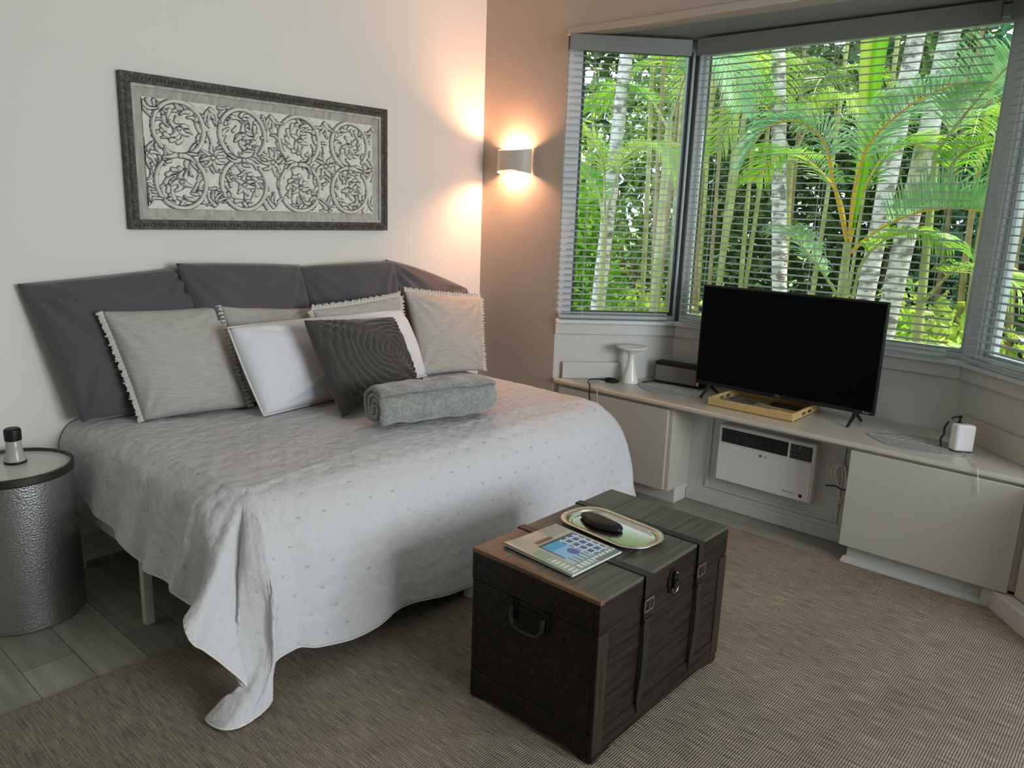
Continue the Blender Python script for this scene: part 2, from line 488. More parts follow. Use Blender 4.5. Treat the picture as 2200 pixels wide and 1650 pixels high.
def blind(a, b, d, label, lo, hi, wand, cords, end0=0.01, end1=0.01):
    av = Vector((a[0], a[1], 0)); bv = Vector((b[0], b[1], 0))
    u = (bv-av).normalized(); L = (bv-av).length
    nrm = Vector((-u.y, u.x, 0)); up = Vector((0, 0, 1))
    av = av - nrm*d
    o = thing('venetian_blind', label, 'blind', av+up*hi, 'venetian blinds in the bay window')
    def bx(mb, s0, s1, z0, z1, d0, d1):
        mb.obox(av+u*((s0+s1)/2)+nrm*((d0+d1)/2)+up*((z0+z1)/2), u*(s1-s0), nrm*(d1-d0), up*(z1-z0))
    # valance: board facing the room plus the head rail behind it
    mb = MB(); bx(mb, end0, L-end1, hi-.088, hi-.008, -.045, -.030)
    mb.build('valance', VAL, o, bevel=.003)
    mb = MB(); bx(mb, end0+.01, L-end1-.01, hi-.065, hi-.012, -.028, .028)
    mb.build('head_rail', VAL, o, bevel=.002)
    mb = MB()
    z = hi-.105
    tilt = math.radians(5)
    while z > lo+.03:
        c = av+u*(L/2)+up*z
        w = nrm*math.cos(tilt)+up*math.sin(tilt)
        h = -nrm*math.sin(tilt)+up*math.cos(tilt)
        vv = []; W = .033
        for s in (end0+.012, L-end1-.012):
            for q, hh in ((-.5, 0), (-.25, .0022), (0, .003), (.25, .0022), (.5, 0)):
                vv.append(av+u*s+up*z+w*(q*W)+h*hh)
            for q, hh in ((.5, -.0022), (.25, 0), (0, .0008), (-.25, 0), (-.5, -.0022)):
                vv.append(av+u*s+up*z+w*(q*W)+h*hh)
        fs = [(k, (k+1) % 10, (k+1) % 10+10, k+10) for k in range(10)]+[tuple(range(10))[::-1], tuple(range(10, 20))]
        mb.add(vv, fs)
        z -= .0345
    mb.build('slats', SLAT, o, smooth=False)
    mb = MB(); bx(mb, end0+.012, L-end1-.012, lo, lo+.018, -.024, .024)
    mb.build('bottom_rail', SLAT, o, bevel=.003)
    mb = MB()
    for s in cords:
        for q in (-.024, .024):
            bx(mb, s-.0008, s+.0008, lo+.01, hi-.05, q-.0008, q+.0008)
    mb.build('ladder_cord', CORD, o, smooth=False)
    if wand is not None:
        mb = MB(); p = av+u*wand-nrm*.04
        mb.tube([p+up*(hi-.06), p+up*(hi-.5), p+up*(hi-.92)], .004, 8)
        mb.build('tilt_wand', CORD, o)
blind(off_poly(.04)[0], off_poly(.04)[1], 0.0, 'narrow grey venetian blind over the angled left side of the bay window', ZS+.012, ZH-.002, None, (.14, .56), .0, .035)
blind(off_poly(.06)[1], off_poly(.06)[2], 0.0, 'widest grey venetian blind over the front window behind the television', ZS+.012, ZH-.002, None, (.18, .74, 1.30), .03, .03)
blind(off_poly(.04)[2], off_poly(.04)[3], 0.0, 'grey venetian blind on the right side of the bay at the edge of the photo', ZS+.012, ZH-.002, None, (.14, .56), .035, .0)

# ------------------------------------------------------------------ built-in cabinets and counter
ZT = 0.565
ct = [(3.40, 2.665), (3.40, 0.33), (3.06, -0.01), (3.06, -0.35), (3.425, -.35), (3.425, 0.222), (3.925, 0.742), (3.925, 2.216), (3.425, 2.695)]
co = thing('countertop', 'long cream laminate countertop running under the bay window', 'countertop', (3.6, 1.5, ZT-.028))
MB().prism(ct, ZT-.028, ZT).build('top', COUNT, co, bevel=.010)
mb = MB()
# short backsplash strips on the angled sides
n = Vector((-.48, -.5)).normalized()
a, b = Vector((3.455, 2.655)), Vector((3.70, 2.42))
t = (b-a).normalized(); nn = Vector((-t.y, t.x))*-.014
mb.prism([tuple(a), tuple(b), tuple(b+nn), tuple(a+nn)][::-1], ZT, ZT+.095)
mb.build('backsplash', TRIM, co, bevel=.003)
a, b = Vector((3.88, 0.70)), Vector((3.44, 0.24))
t = (b-a).normalized(); nn = Vector((-t.y, t.x))*-.016
MB().prism([tuple(a), tuple(b), tuple(b+nn), tuple(a+nn)], ZT, ZT+.105).build('backsplash', COUNT, co, bevel=.003)

cl = thing('base_cabinet', 'cream base cabinet under the counter beside the end of the bed', 'cabinet', (3.5, 2.3, 0))
MB().prism([(3.432, 1.905), (3.432, 2.66), (3.70, 2.42), (3.88, 2.25), (3.88, 1.905)], .085, ZT-.03).build('body', CABM, cl, bevel=.002)
MB().box(3.412, 3.430, 1.925, 2.64, .092, ZT-.04).build('door', CABM, cl, bevel=.003)
MB().prism([(3.51, 1.905), (3.51, 2.60), (3.75, 2.36), (3.88, 1.905)], 0, .084).build('kick_board', TRIM, cl, bevel=.002)
cr2 = thing('base_cabinet', 'wide cream base cabinet right of the air conditioner', 'cabinet', (3.5, .7, 0))
MB().prism([(3.422, 1.02), (3.90, 1.02), (3.90, .75), (3.44, .27), (3.422, .30)][::-1], .10, ZT-.03).build('body', CABM, cr2, bevel=.002)
MB().box(3.402, 3.420, .365, 1.015, .092, ZT-.035).build('door', CABM, cr2, bevel=.003)
kb = MB().prism([(3.452, .99), (3.80, .99), (3.80, .70), (3.452, .40)][::-1], 0, .098)
# flared shoe moulding at the foot
kb.add([(3.430, 1.01, 0), (3.438, 1.005, .022), (3.452, 1.0, .030), (3.452, 1.0, 0), (3.430, .43, 0), (3.438, .43, .022), (3.452, .43, .030), (3.452, .43, 0)],
       [(0, 1, 5, 4), (1, 2, 6, 5), (2, 3, 7, 6), (0, 3, 2, 1), (4, 5, 6, 7), (3, 0, 4, 7)])
kb.build('kick_board', TRIM, cr2, bevel=.001)
ca = thing('end_cabinet', 'angled cream cabinet end panel at the right edge of the photo', 'cabinet', (3.3, .1, 0))
MB().prism([(3.40, .345), (3.10, .045), (3.10, -.30), (3.42, -.30), (3.42, .20)][::-1], .09, ZT-.03).build('panel', CABM, ca, bevel=.012)
MB().prism([(3.425, .425), (3.262, .29), (3.06, .075), (3.06, -.30), (3.42, -.30), (3.429, .25), (3.429, .455)][::-1], 0, .088).build('base_moulding', TRIM, ca, bevel=.012)

# recess below the counter: back wall, framed panel, baseboard
struct('wall_recess', MB().box(3.642, 3.70, 1.02, 1.905, 0, ZT-.03), TRIM)
fr = MB()
y0, y1, z0, z1 = 1.105, 1.80, .092, .50
fr.box(3.634, 3.642, y0, y0+.018, z0, z1).box(3.634, 3.642, y1-.018, y1, z0, z1).box(3.634, 3.642, y0+.018, y1-.018, z0, z0+.016).box(3.634, 3.642, y0+.018, y1-.018, z1-.016, z1)
struct('trim_recess_panel', fr, TRIM, bevel=.003)
struct('baseboard_recess', MB().box(3.628, 3.641, 1.03, 1.903, 0, .062), TRIM, bevel=.004)
struct('baseboard_back', MB().box(XL, 3.43, YB-.014, YB, 0, .12), TRIM, bevel=.004)
struct('baseboard_right', MB().box(3.418, 3.43, 2.70, YB-.014, 0, .12).box(3.418, 3.43, YF, -.36, 0, .12), TRIM, bevel=.003)
# unseen door frame behind the camera, round the opening with the added fill lamp
d1 = MB()
for x0, x1 in ((1.0, 1.07), (1.91, 1.99), (2.83, 2.9)):
    d1.box(x0, x1, YF-.09, YF-.03, 0, 2.35)
d1.box(1.07, 2.83, YF-.09, YF-.03, 2.28, 2.35).box(1.07, 2.83, YF-.09, YF-.03, 0, .05)
struct('unseen_door_1', d1, WINF, bevel=.003)

# ------------------------------------------------------------------ rug
rg = MB().box(-1.2, 3.420, -1.9, 2.395, 0.0005, 0.009).build('woven_rug', RUGM, None, bevel=.003)
tag(rg, 'large flat woven taupe rug covering most of the floor', 'rug')

# ------------------------------------------------------------------ daybed
bed = thing('daybed_frame', 'white metal bed frame whose legs show below the quilt', 'bed', (2.05, 2.65, 0))
mb = MB()
mb.box(1.03, 3.02, 2.03, 2.07, .27, .33).box(1.03, 3.02, 3.23, 3.27, .27, .33).box(1.03, 1.07, 2.07, 3.23, .27, .33).box(2.98, 3.02, 2.07, 3.23, .27, .33).box(2.0, 2.04, 2.07, 3.23, .27, .32)
mb.build('rails', WHMET, bed, bevel=.003)
for lx, ly in ((1.12, 2.14), (1.055, 2.625), (1.05, 3.24), (2.005, 1.945), (2.02, 2.65), (3.0, 2.05), (3.0, 2.65), (3.0, 3.24)):
    MB().box(lx-.016, lx+.016, ly-.016, ly+.016, 0.0095 if ly < 2.39 else 0.0, .275).build('leg', WHMET, bed, bevel=.003)
mat_ = MB().box(1.09, 3.0, 2.07, 3.27, .331, .592).build('mattress', WHFAB, None, bevel=.05)
tag(mat_, 'thick mattress hidden under the white quilt on the bed', 'mattress')

# quilt: control columns going once round the bed: each = (top point, rim, upper side, mid, hem, cloth dir)
ZQ = 0.622
cols = []
def C(p0, p1, p2, p3, p4, uv0, uvd):
    cols.append(([p0, p1, p2, p3, p4], uv0, uvd))
def left(y, hx, hz, mx=None, bulge=0.0):
    C((1.135, y, ZQ), (1.062-bulge*.3, y, ZQ-.035), (1.035-bulge, y, .53), (mx or (hx+1.03)/2, y-.005, (hz+.53)/2), (hx, y-.01, hz), (1.09, y), (-1, 0))
left(3.285, 1.03, .36)
left(3.10, 1.015, .37)
left(2.87, .99, .37, bulge=.004)
left(2.70, .985, .355)
left(2.555, .962, .345, bulge=.006)
left(2.50, .992, .300)
left(2.40, .962, .322, bulge=.01)
left(2.30, .975, .318)
left(2.20, .952, .322, bulge=.012)
left(2.165, .985, .288)
C((1.145, 2.13, ZQ), (1.085, 2.105, ZQ-.035), (1.035, 2.10, .53), (1.005, 2.08, .42), (.975, 2.06, .315), (1.09, 2.07), (-1, -.1))
C((1.15, 2.12, ZQ), (1.10, 2.085, ZQ-.035), (1.045, 2.065, .52), (.97, 2.02, .42), (.90, 1.985, .345), (1.09, 2.05), (-.97, -.25))
C((1.155, 2.115, ZQ), (1.11, 2.07, ZQ-.035), (1.06, 2.035, .52), (.965, 1.975, .40), (.882, 1.935, .295), (1.09, 2.04), (-.9, -.4))
C((1.16, 2.11, ZQ), (1.12, 2.062, ZQ-.035), (1.085, 2.03, .50), (1.01, 1.985, .37), (.925, 1.945, .245), (1.09, 2.03), (-.85, -.5))
C((1.165, 2.11, ZQ), (1.125, 2.058, ZQ-.035), (1.095, 2.02, .48), (1.045, 1.975, .33), (.968, 1.925, .19), (1.09, 2.03), (-.8, -.6))
C((1.17, 2.105, ZQ), (1.128, 2.052, ZQ-.035), (1.085, 1.99, .47), (1.035, 1.955, .27), (1.025, 1.915, .085), (1.09, 2.03), (-.75, -.65))
C((1.175, 2.10, ZQ), (1.132, 2.048, ZQ-.035), (1.085, 1.975, .46), (1.055, 1.93, .20), (.985, 1.92, .030), (1.09, 2.03), (-.72, -.69))
C((1.18, 2.10, ZQ), (1.135, 2.044, ZQ-.035), (1.095, 1.965, .46), (1.075, 1.912, .16), (.925, 1.955, .020), (1.09, 2.03), (-.7, -.7))
C((1.185, 2.10, ZQ), (1.14, 2.040, ZQ-.035), (1.108, 1.955, .46), (1.085, 1.895, .15), (.935, 1.872, .020), (1.09, 2.03), (-.64, -.76))
C((1.19, 2.10, ZQ), (1.146, 2.036, ZQ-.035), (1.122, 1.948, .47), (1.100, 1.882, .17), (1.005, 1.845, .022), (1.10, 2.03), (-.5, -.85))
C((1.195, 2.10, ZQ), (1.153, 2.033, ZQ-.035), (1.133, 1.945, .48), (1.115, 1.885, .22), (1.075, 1.865, .045), (1.11, 2.03), (-.3, -.95))
C((1.20, 2.10, ZQ), (1.165, 2.03, ZQ-.035), (1.145, 1.95, .49), (1.125, 1.90, .30), (1.105, 1.89, .125), (1.12, 2.03), (-.1, -1))
def front(x, hz, hy=1.905, b=0.0):
    q = min(1, (x-1.22)/.35, (2.93-x)/.35); q = max(q, 0)
    C((x, 2.11+.08*q, ZQ-.001*q), (x-.002, 2.03+.02*q, ZQ-.032+.002*q), (x-.006, 1.955-b, .49), (x-.008, 1.925-b, (hz+.49)/2), (x-.01, hy, hz), (x, 2.03), (0, -1))
front(1.22, .145, 1.915)
front(1.28, .128, 1.90, .004)
front(1.42, .088, 1.905)
front(1.52, .10, 1.90, .006)
front(1.62, .118, 1.91)
front(1.75, .108, 1.905, .004)
front(1.96, .078, 1.905)
front(2.15, .07, 1.90, .006)
front(2.4, .065, 1.905)
front(2.65, .06, 1.90, .006)
front(2.85, .07, 1.91)
C((2.93, 2.11, ZQ), (2.955, 2.035, ZQ-.032), (2.99, 1.965, .49), (3.02, 1.93, .30), (3.04, 1.90, .075), (2.95, 2.03), (.1, -1))
C((2.94, 2.12, ZQ), (2.985, 2.045, ZQ-.034), (3.06, 1.98, .48), (3.13, 1.95, .30), (3.17, 1.92, .06), (2.98, 2.04), (.5, -.85))
C((2.95, 2.14, ZQ), (3.01, 2.075, ZQ-.035), (3.10, 2.03, .48), (3.175, 2.01, .30), (3.22, 2.00, .06), (3.0, 2.06), (.85, -.5))
def right(y, hz):
    C((2.95, y, ZQ), (3.02, y, ZQ-.035), (3.09, y, .48), (3.14, y, .30), (3.17, y, hz), (3.02, y), (1, 0))
right(2.22, .08); right(2.5, .10); right(2.8, .09); right(3.1, .10); right(3.285, .10)
CP = np.array([c[0] for c in cols], float)
UV0 = np.array([c[1] for c in cols], float); UVD = np.array([c[2] for c in cols], float)
# spread columns by chord length (max of rim / hem distance)
dd = np.maximum(np.linalg.norm(np.diff(CP[:, 2], axis=0), axis=1), np.linalg.norm(np.diff(CP[:, 4], axis=0), axis=1)*.8)
ss = np.concatenate([[0], np.cumsum(np.maximum(dd, .02))])
NC, NR, NT = 820, 90, 46
def interp_cols(A, s):
    """Catmull-Rom over non-uniform parameter, A[ncol,...]"""
    out = np.empty((len(s),)+A.shape[1:])
    for j, q in enumerate(s):
        i = min(max(int(np.searchsorted(ss, q, side='right')-1), 0), len(ss)-2)
        t = (q-ss[i])/(ss[i+1]-ss[i])
        h = ss[i+1]-ss[i]
        m0 = (A[i+1]-A[max(i-1, 0)])/(ss[i+1]-ss[max(i-1, 0)])*h
        m1 = (A[min(i+2, len(ss)-1)]-A[i])/(ss[min(i+2, len(ss)-1)]-ss[i])*h
        out[j] = (2*t**3-3*t**2+1)*A[i]+(t**3-2*t**2+t)*m0+(-2*t**3+3*t**2)*A[i+1]+(t**3-t**2)*m1
    return out
sq = np.linspace(0, ss[-1], NC)
CC = interp_cols(CP, sq); U0 = interp_cols(UV0, sq); UD = interp_cols(UVD, sq)
UD /= np.linalg.norm(UD, axis=1)[:, None]
G = np.zeros((NC, NT+NR, 3)); UVG = np.zeros((NC, NT+NR, 2))
for j in range(NC):
    p0 = CC[j, 0]
    sx = min(max(p0[0], 1.65), 2.45)
    sp = np.array([sx, 2.72, ZQ])
    tt = (np.arange(NT)/NT)[:, None]
    G[j, :NT] = sp+(p0-sp)*tt
    UVG[j, :NT] = G[j, :NT, :2]
    side = np.array(catmull(list(CC[j]), NR))
    G[j, NT:] = side
    arc = np.concatenate([[0], np.cumsum(np.linalg.norm(np.diff(side, axis=0), axis=1))])
    d0 = np.linalg.norm(CC[j, 0, :2]-U0[j])
    base = p0[:2]
    rr = arc[:, None]
    UVG[j, NT:] = base+(U0[j]-base)*np.minimum(rr/max(d0, 1e-4), 1)+UD[j]*np.maximum(rr-d0, 0)
# shapes of the top: soft unevenness; folds on the hanging part
hang = np.zeros((NC, NT+NR)); hang[:, NT:] = np.linspace(0, 1, NR)[None, :]
tu = np.gradient(G, axis=0); tv = np.gradient(G, axis=1)
N = np.cross(tv, tu); N /= np.maximum(np.linalg.norm(N, axis=2, keepdims=True), 1e-9)
if N[NC//2, NT//2, 2] < 0: N = -N
N[:, :NT-1] = (0, 0, 1)
cuv = UVG
off = .0035*np.sin(cuv[..., 0]*9+2*np.sin(cuv[..., 1]*4))*np.cos(cuv[..., 1]*7) \
    + .007*hang**.8*np.sin(cuv[..., 0]*21+1.3*np.sin(cuv[..., 1]*6))*(cuv[..., 1] < 2.2) \
    + .006*hang*np.sin(cuv[..., 1]*27)*(cuv[..., 0] < 1.1)
# stitches on a staggered lattice
a_, b_ = .094, .078
gj = np.round(cuv[..., 1]/b_); sh = (gj % 2)*.5
gi = np.round(cuv[..., 0]/a_-sh)
du = cuv[..., 0]-(gi+sh)*a_; dv = cuv[..., 1]-gj*b_
r2 = du*du+dv*dv
off -= .0035*np.exp(-r2/(2*.010**2))
# gathered channels between the stitches
off += .0008*np.cos(cuv[..., 0]*2*PI/a_*2)*np.cos(cuv[..., 1]*2*PI/b_)
G2 = G+N*off[..., None]
G2[..., 2] = np.maximum(G2[..., 2], .0155)
hsh = np.abs(np.sin(gi*12.9898+gj*78.233)*43758.5453) % 1
stitch = (.42+.45*hsh)*np.exp(-((du/.0085)**2+(dv/.0042)**2)/2)
mb = MB()
W_ = NT+NR
mb.v = [tuple(p) for p in G2.reshape(-1, 3)]
mb.f = [(j*W_+i, j*W_+i+1, (j+1)*W_+i+1, (j+1)*W_+i) for j in range(NC-1) for i in range(W_-1)]
# close the back of the top
mb.m = [0]*len(mb.f)
qo = mb.build('quilt', QUILT, None, angle=0)
at = qo.data.attributes.new('stitch', 'FLOAT', 'POINT'); at.data.foreach_set('value', stitch.reshape(-1).astype(np.float32))
sd = qo.modifiers.new('solid', 'SOLIDIFY'); sd.thickness = .007; sd.offset = 0
# back strip of the top between first and last column (under the pillows)
bk = MB().prism([(1.13, 3.285), (1.66, 2.73), (2.45, 2.73), (2.95, 3.285)][::-1], ZQ-.008, ZQ-.001).build('back_panel', QUILT, qo)
tag(qo, 'white stitched quilt draped over the bed with one corner trailing on the rug', 'quilt')
hem = [G2[j, -1] for j in range(0, NC, 2)]
MB().tube(hem, .0042, 6).build('hem_piping', PIPE, qo)

# ------------------------------------------------------------------ pillows
def cushion(name, mat_, corners, th, parent=None, k=.05, ears=.0, n=44, seed=0, puff=.55, disp=None, wr=.006, front=(0, -1, 0), droop=0):
    bl, br, tr, tl = [np.array(c, float) for c in corners]
    u = np.linspace(0, 1, n); U, V = np.meshgrid(u, u, indexing='ij')
    # edges pulled inwards between the corners
    Uw = .5+(U-.5)*(1-k*(1-(2*V-1)**2)); Vw = .5+(V-.5)*(1-k*(1-(2*U-1)**2))
    B = ((1-Uw)*(1-Vw))[..., None]*bl+(Uw*(1-Vw))[..., None]*br+(Uw*Vw)[..., None]*tr+((1-Uw)*Vw)[..., None]*tl
    nr = np.cross(br-bl, tl-bl); nr /= np.linalg.norm(nr)
    if nr @ np.array(front) < 0: nr = -nr
    prof = (np.clip(1-np.abs(2*U-1)**2.6, 0, 1)*np.clip(1-np.abs(2*V-1)**2.6, 0, 1))**puff
    rs = np.random.default_rng(seed)
    ph = rs.uniform(0, 6.28, 8)
    wv_ = np.sin(7*U+3*V+ph[0])*np.sin(5*V-2*U+ph[1])+.5*np.sin(15*U-9*V+ph[2])*np.sin(11*V+ph[3])
    # radiating creases near corners
    cre = np.zeros_like(U)
    for (cu, cv, q) in ((0, 0, 4), (1, 0, 5), (1, 1, 6), (0, 1, 7)):
        r = np.hypot(U-cu, V-cv)+1e-3; an = np.arctan2(V-cv, U-cu)
        cre += np.exp(-(r/.35)**2)*np.sin(14*an+ph[q])*np.minimum(r*6, 1)
    fr = th/2*prof*(1+.0*U)+wr*(wv_*.5+cre*1.1)*np.minimum(prof*1.5, 1)
    bkk = -th/2*prof
    if disp is not None:
        fr = fr+disp(U, V)*np.minimum(prof*2, 1)
    F_ = B+nr*fr[..., None]; K_ = B+nr*bkk[..., None]
    if droop:
        F_[..., 2] -= droop*prof*(1-V)*0
    mb = MB()
    vv = list(map(tuple, F_.reshape(-1, 3)))+list(map(tuple, K_.reshape(-1, 3)))
    fs = []
    NN = n*n
    for i in range(n-1):
        for j in range(n-1):
            a = i*n+j
            fs.append((a, a+n, a+n+1, a+1)); fs.append((NN+a, NN+a+1, NN+a+n+1, NN+a+n))
    # stitch the two sides
    ring = [i*n for i in range(n)]+[(n-1)*n+j for j in range(1, n)]+[i*n+n-1 for i in range(n-2, -1, -1)]+[j for j in range(n-2, 0, -1)]
    for a, b in zip(ring, ring[1:]+ring[:1]):
        fs.append((a, b, b+NN, a+NN))
    mb.add(vv, fs)
    o = mb.build(name, mat_, parent, angle=0)
    bm = bmesh.new(); bm.from_mesh(o.data); bmesh.ops.remove_doubles(bm, verts=bm.verts, dist=1e-5)
    bmesh.ops.recalc_face_normals(bm, faces=bm.faces); bm.to_mesh(o.data); bm.free()
    edge = {'bottom': [B[i, 0] for i in range(n)], 'right': [B[n-1, j] for j in range(n)], 'top': [B[i, n-1] for i in range(n)], 'left': [B[0, j] for j in range(n)]}
    return o, edge, nr, (bl+br+tr+tl)/4
def fringe(o, edge, nr, ctr, sides, w=.024, name='fringe'):
    for s in sides:
        E_ = edge[s]; mb = MB()
        rs = random.Random(hash(s) % 1000 if False else len(s)*7+int(ctr[0]*100))
        pts = catmull(E_, 220)
        e0 = E_[0]; e1 = E_[-1]; ax = (e1-e0)/np.linalg.norm(e1-e0)
        mid = (e0+e1)/2; outd = mid-ctr; outd -= ax*(outd@ax); outd /= np.linalg.norm(outd)
        # ruffled band
        vv = []
        for i, p in enumerate(pts):
            wv = math.sin(i*.75+rs.random()*.8)
            ww = w*(.85+.10*math.sin(i*.41)+rs.uniform(-.16, .16))
            q = p+outd*ww+nr*(.008*wv)+ax*(rs.uniform(-.003, .003))
            m_ = p+outd*ww*.5+nr*(.005*math.sin(i*.75+.5))
            vv += [tuple(p-outd*.004+nr*.002), tuple(m_+nr*.002), tuple(q+nr*.0015), tuple(q-nr*.0015), tuple(m_-nr*.003), tuple(p-outd*.004-nr*.003)]
        fs = []
        for i in range(len(pts)-1):
            for k in range(6):
                fs.append((i*6+k, i*6+(k+1) % 6, (i+1)*6+(k+1) % 6, (i+1)*6+k))
        fs += [tuple(range(6))[::-1], tuple(range((len(pts)-1)*6, len(pts)*6))]
        mb.add(vv, fs)
        mb.build(name, FRINGE, o, smooth=False)
def piping(o, edge, sides, r=.0035):
    pts = []
    for s, rev in sides:
        e = edge[s][::-1] if rev else edge[s]
        pts += list(e)[(1 if pts else 0):]
    MB().tube([tuple(p) for p in pts], r, 6).build('piping', PIPE, o)
def rebase(o):
    """origin of a mesh thing to the bottom centre of its bounding box"""
    vs_ = np.empty(len(o.data.vertices)*3, np.float32); o.data.vertices.foreach_get('co', vs_); vs_ = vs_.reshape(-1, 3)
    L = Vector(((vs_[:, 0].min()+vs_[:, 0].max())/2, (vs_[:, 1].min()+vs_[:, 1].max())/2, vs_[:, 2].min()))
    o.data.transform(Matrix.Translation(-L)); o.location = L
ZP = .632
GP = 'big charcoal cushions leaning on the wall'
def dark(corners, label, th, seed, **kw):
    o, e, nr, c = cushion('floor_cushion', DKFAB, corners, th, seed=seed, wr=.015, puff=.45, **kw)
    rebase(o); tag(o, label, 'cushion', GP); return o
dark([(1.075, 3.16, ZP), (1.62, 3.13, ZP), (1.60, 3.25, 1.215), (.935, 3.27, 1.165)], 'leftmost of the four big charcoal cushions, its pointed corner flared against the wall', .17, 3, k=.01)
dark([(1.63, 3.14, ZP), (2.19, 3.13, ZP), (2.115, 3.235, 1.205), (1.505, 3.205, 1.23)], 'second big charcoal cushion from the left, behind the white pillow', .17, 5, k=-.012)
dark([(2.18, 3.15, ZP), (2.73, 3.13, ZP), (2.63, 3.16, 1.215), (2.095, 3.245, 1.195)], 'third big charcoal cushion from the left with one ear raised at its right', .17, 8, k=-.01)
dark([(2.68, 3.17, ZP), (3.30, 3.16, ZP), (3.27, 3.25, 1.03), (2.66, 3.26, 1.215)], 'rightmost big charcoal cushion, slumped toward the corner of the room', .13, 12, k=-.07)
GL = 'light grey fringed cushions in the second row'
def light(corners, label, th, seed, sides, **kw):
    o, e, nr, c = cushion('fringed_cushion', LGFAB, corners, th, seed=seed, wr=.008, puff=.42, **kw)
    rebase(o)
    for s in sides:
        pass
    fringe(o, e, nr, c, sides)
    for ch in o.children:
        pass
    tag(o, label, 'cushion', GL); return o
light([(1.255, 3.03, ZP), (1.67, 2.965, ZP), (1.625, 3.13, 1.05), (1.165, 3.12, 1.065)], 'largest light grey fringed cushion, in front of the leftmost charcoal cushion', .15, 21, ('left', 'right'), k=.03)
light([(1.68, 3.00, ZP), (2.14, 3.03, ZP), (2.09, 3.12, 1.01), (1.645, 3.12, 1.055)], 'light grey fringed cushion mostly hidden behind the white pillow', .09, 22, ('left', 'right'), k=.03)
light([(2.15, 2.98, ZP), (2.58, 2.98, ZP), (2.55, 3.01, 1.052), (2.02, 3.00, 1.022)], 'light grey fringed cushion peeking over the top of the dark rosette cushion', .08, 23, ('left', 'top', 'right'), k=.03)
light([(2.66, 2.97, ZP), (3.02, 2.86, ZP), (3.20, 3.07, 1.0), (2.62, 3.06, 1.07)], 'light grey fringed cushion at the right end of the bed', .13, 24, ('top', 'right'), k=.03)
o, e, nr, c = cushion('long_pillow', WHFAB, [(1.645, 2.80, ZP), (2.69, 2.96, ZP), (2.545, 3.00, .985), (1.585, 2.95, .985)], .19, seed=31, k=-.01, wr=.009, puff=.42)
rebase(o); piping(o, e, [('bottom', True), ('left', False), ('top', False), ('right', True)])
tag(o, 'long white pillow with cream piping behind the dark rosette cushion', 'pillow')
def rose(U, V):
    r = np.hypot((U-.70), (V-.55)*1.0); a = np.arctan2(V-.55, U-.70)
    w = r*15+a/(2*PI)+.20*np.sin(3*a+r*9)+.10*np.sin(8*a+r*20)
    return .013*(np.abs(np.sin(PI*w))**.7-.6)*np.minimum(1, .4+r*2)
o, e, nr, c = cushion('rosette_cushion', ROSE, [(1.865, 2.56, ZP), (2.40, 2.70, .67), (2.345, 2.82, .985), (1.812, 2.745, 1.022)], .15, seed=33, k=.04, wr=.008, puff=.42, n=130, disp=rose)
rebase(o)
tag(o, 'charcoal cushion covered in a spiral rosette of ruffles', 'cushion')

# rolled fleece throw: spiral section swept along its axis
def roll():
    mb = MB()
    A = np.array([1.865, 2.365, 0.0]); B = np.array([2.40, 2.235, 0.0])
    ax = (B-A)/np.linalg.norm(B-A); sd_ = np.array([-ax[1], ax[0], 0])
    turns = 3.0; nth = 150; nl = 46
    P = []
    for i in range(nl):
        t = i/(nl-1)
        ring_o = []; ring_i = []
        endsc = (1-.16*(1-min(t/.07, 1))**2)*(1-.30*max(0, (t-.90)/.10)**2)
        for k in range(nth):
            th = k/(nth-1)*turns*2*PI+2.2
            f = k/(nth-1)
            rad = (.22+.78*f)
            hw, hh = .115*rad, .088*rad
            c_, s_ = math.cos(th), math.sin(th)
            se = lambda q: math.copysign(abs(q)**.8, q)
            x = hw*se(c_); z = hh*se(s_)
            wob = 1+.035*math.sin(5*th+t*9)*f+.035*math.sin(t*17+th*2)+.02*math.sin(t*31-th*3)
            skew = .018*math.sin(th*1.0+1)*(1-f) * (1 if t < .5 else 0)
            p = A+ax*((t*np.linalg.norm(B-A))+skew)+sd_*(x*endsc*wob)+np.array([0, 0, .088*.96+ZP+z*endsc*wob])
            p[2] = max(p[2], ZP+.001)
            ring_o.append(p)
        P.append(ring_o)
    P = np.array(P)
    vv = [tuple(p) for p in P.reshape(-1, 3)]
    fs = [(i*nth+k, i*nth+k+1, (i+1)*nth+k+1, (i+1)*nth+k) for i in range(nl-1) for k in range(nth-1)]
    # close the far end
    e_ = len(vv); cen = P[-1, -60:].mean(axis=0)+ax*.012
    vv.append(tuple(cen))
    for k in range(nth-52, nth-1):
        fs.append(((nl-1)*nth+k, (nl-1)*nth+k+1, e_))
    mb.add(vv, fs)
    o = mb.build('rolled_throw', THROW, None, angle=0)
    s = o.modifiers.new('solid', 'SOLIDIFY'); s.thickness = .016; s.offset = -1
    rebase(o)
    tag(o, 'rolled grey fleece throw lying on the quilt in front of the rosette cushion', 'blanket')
roll()

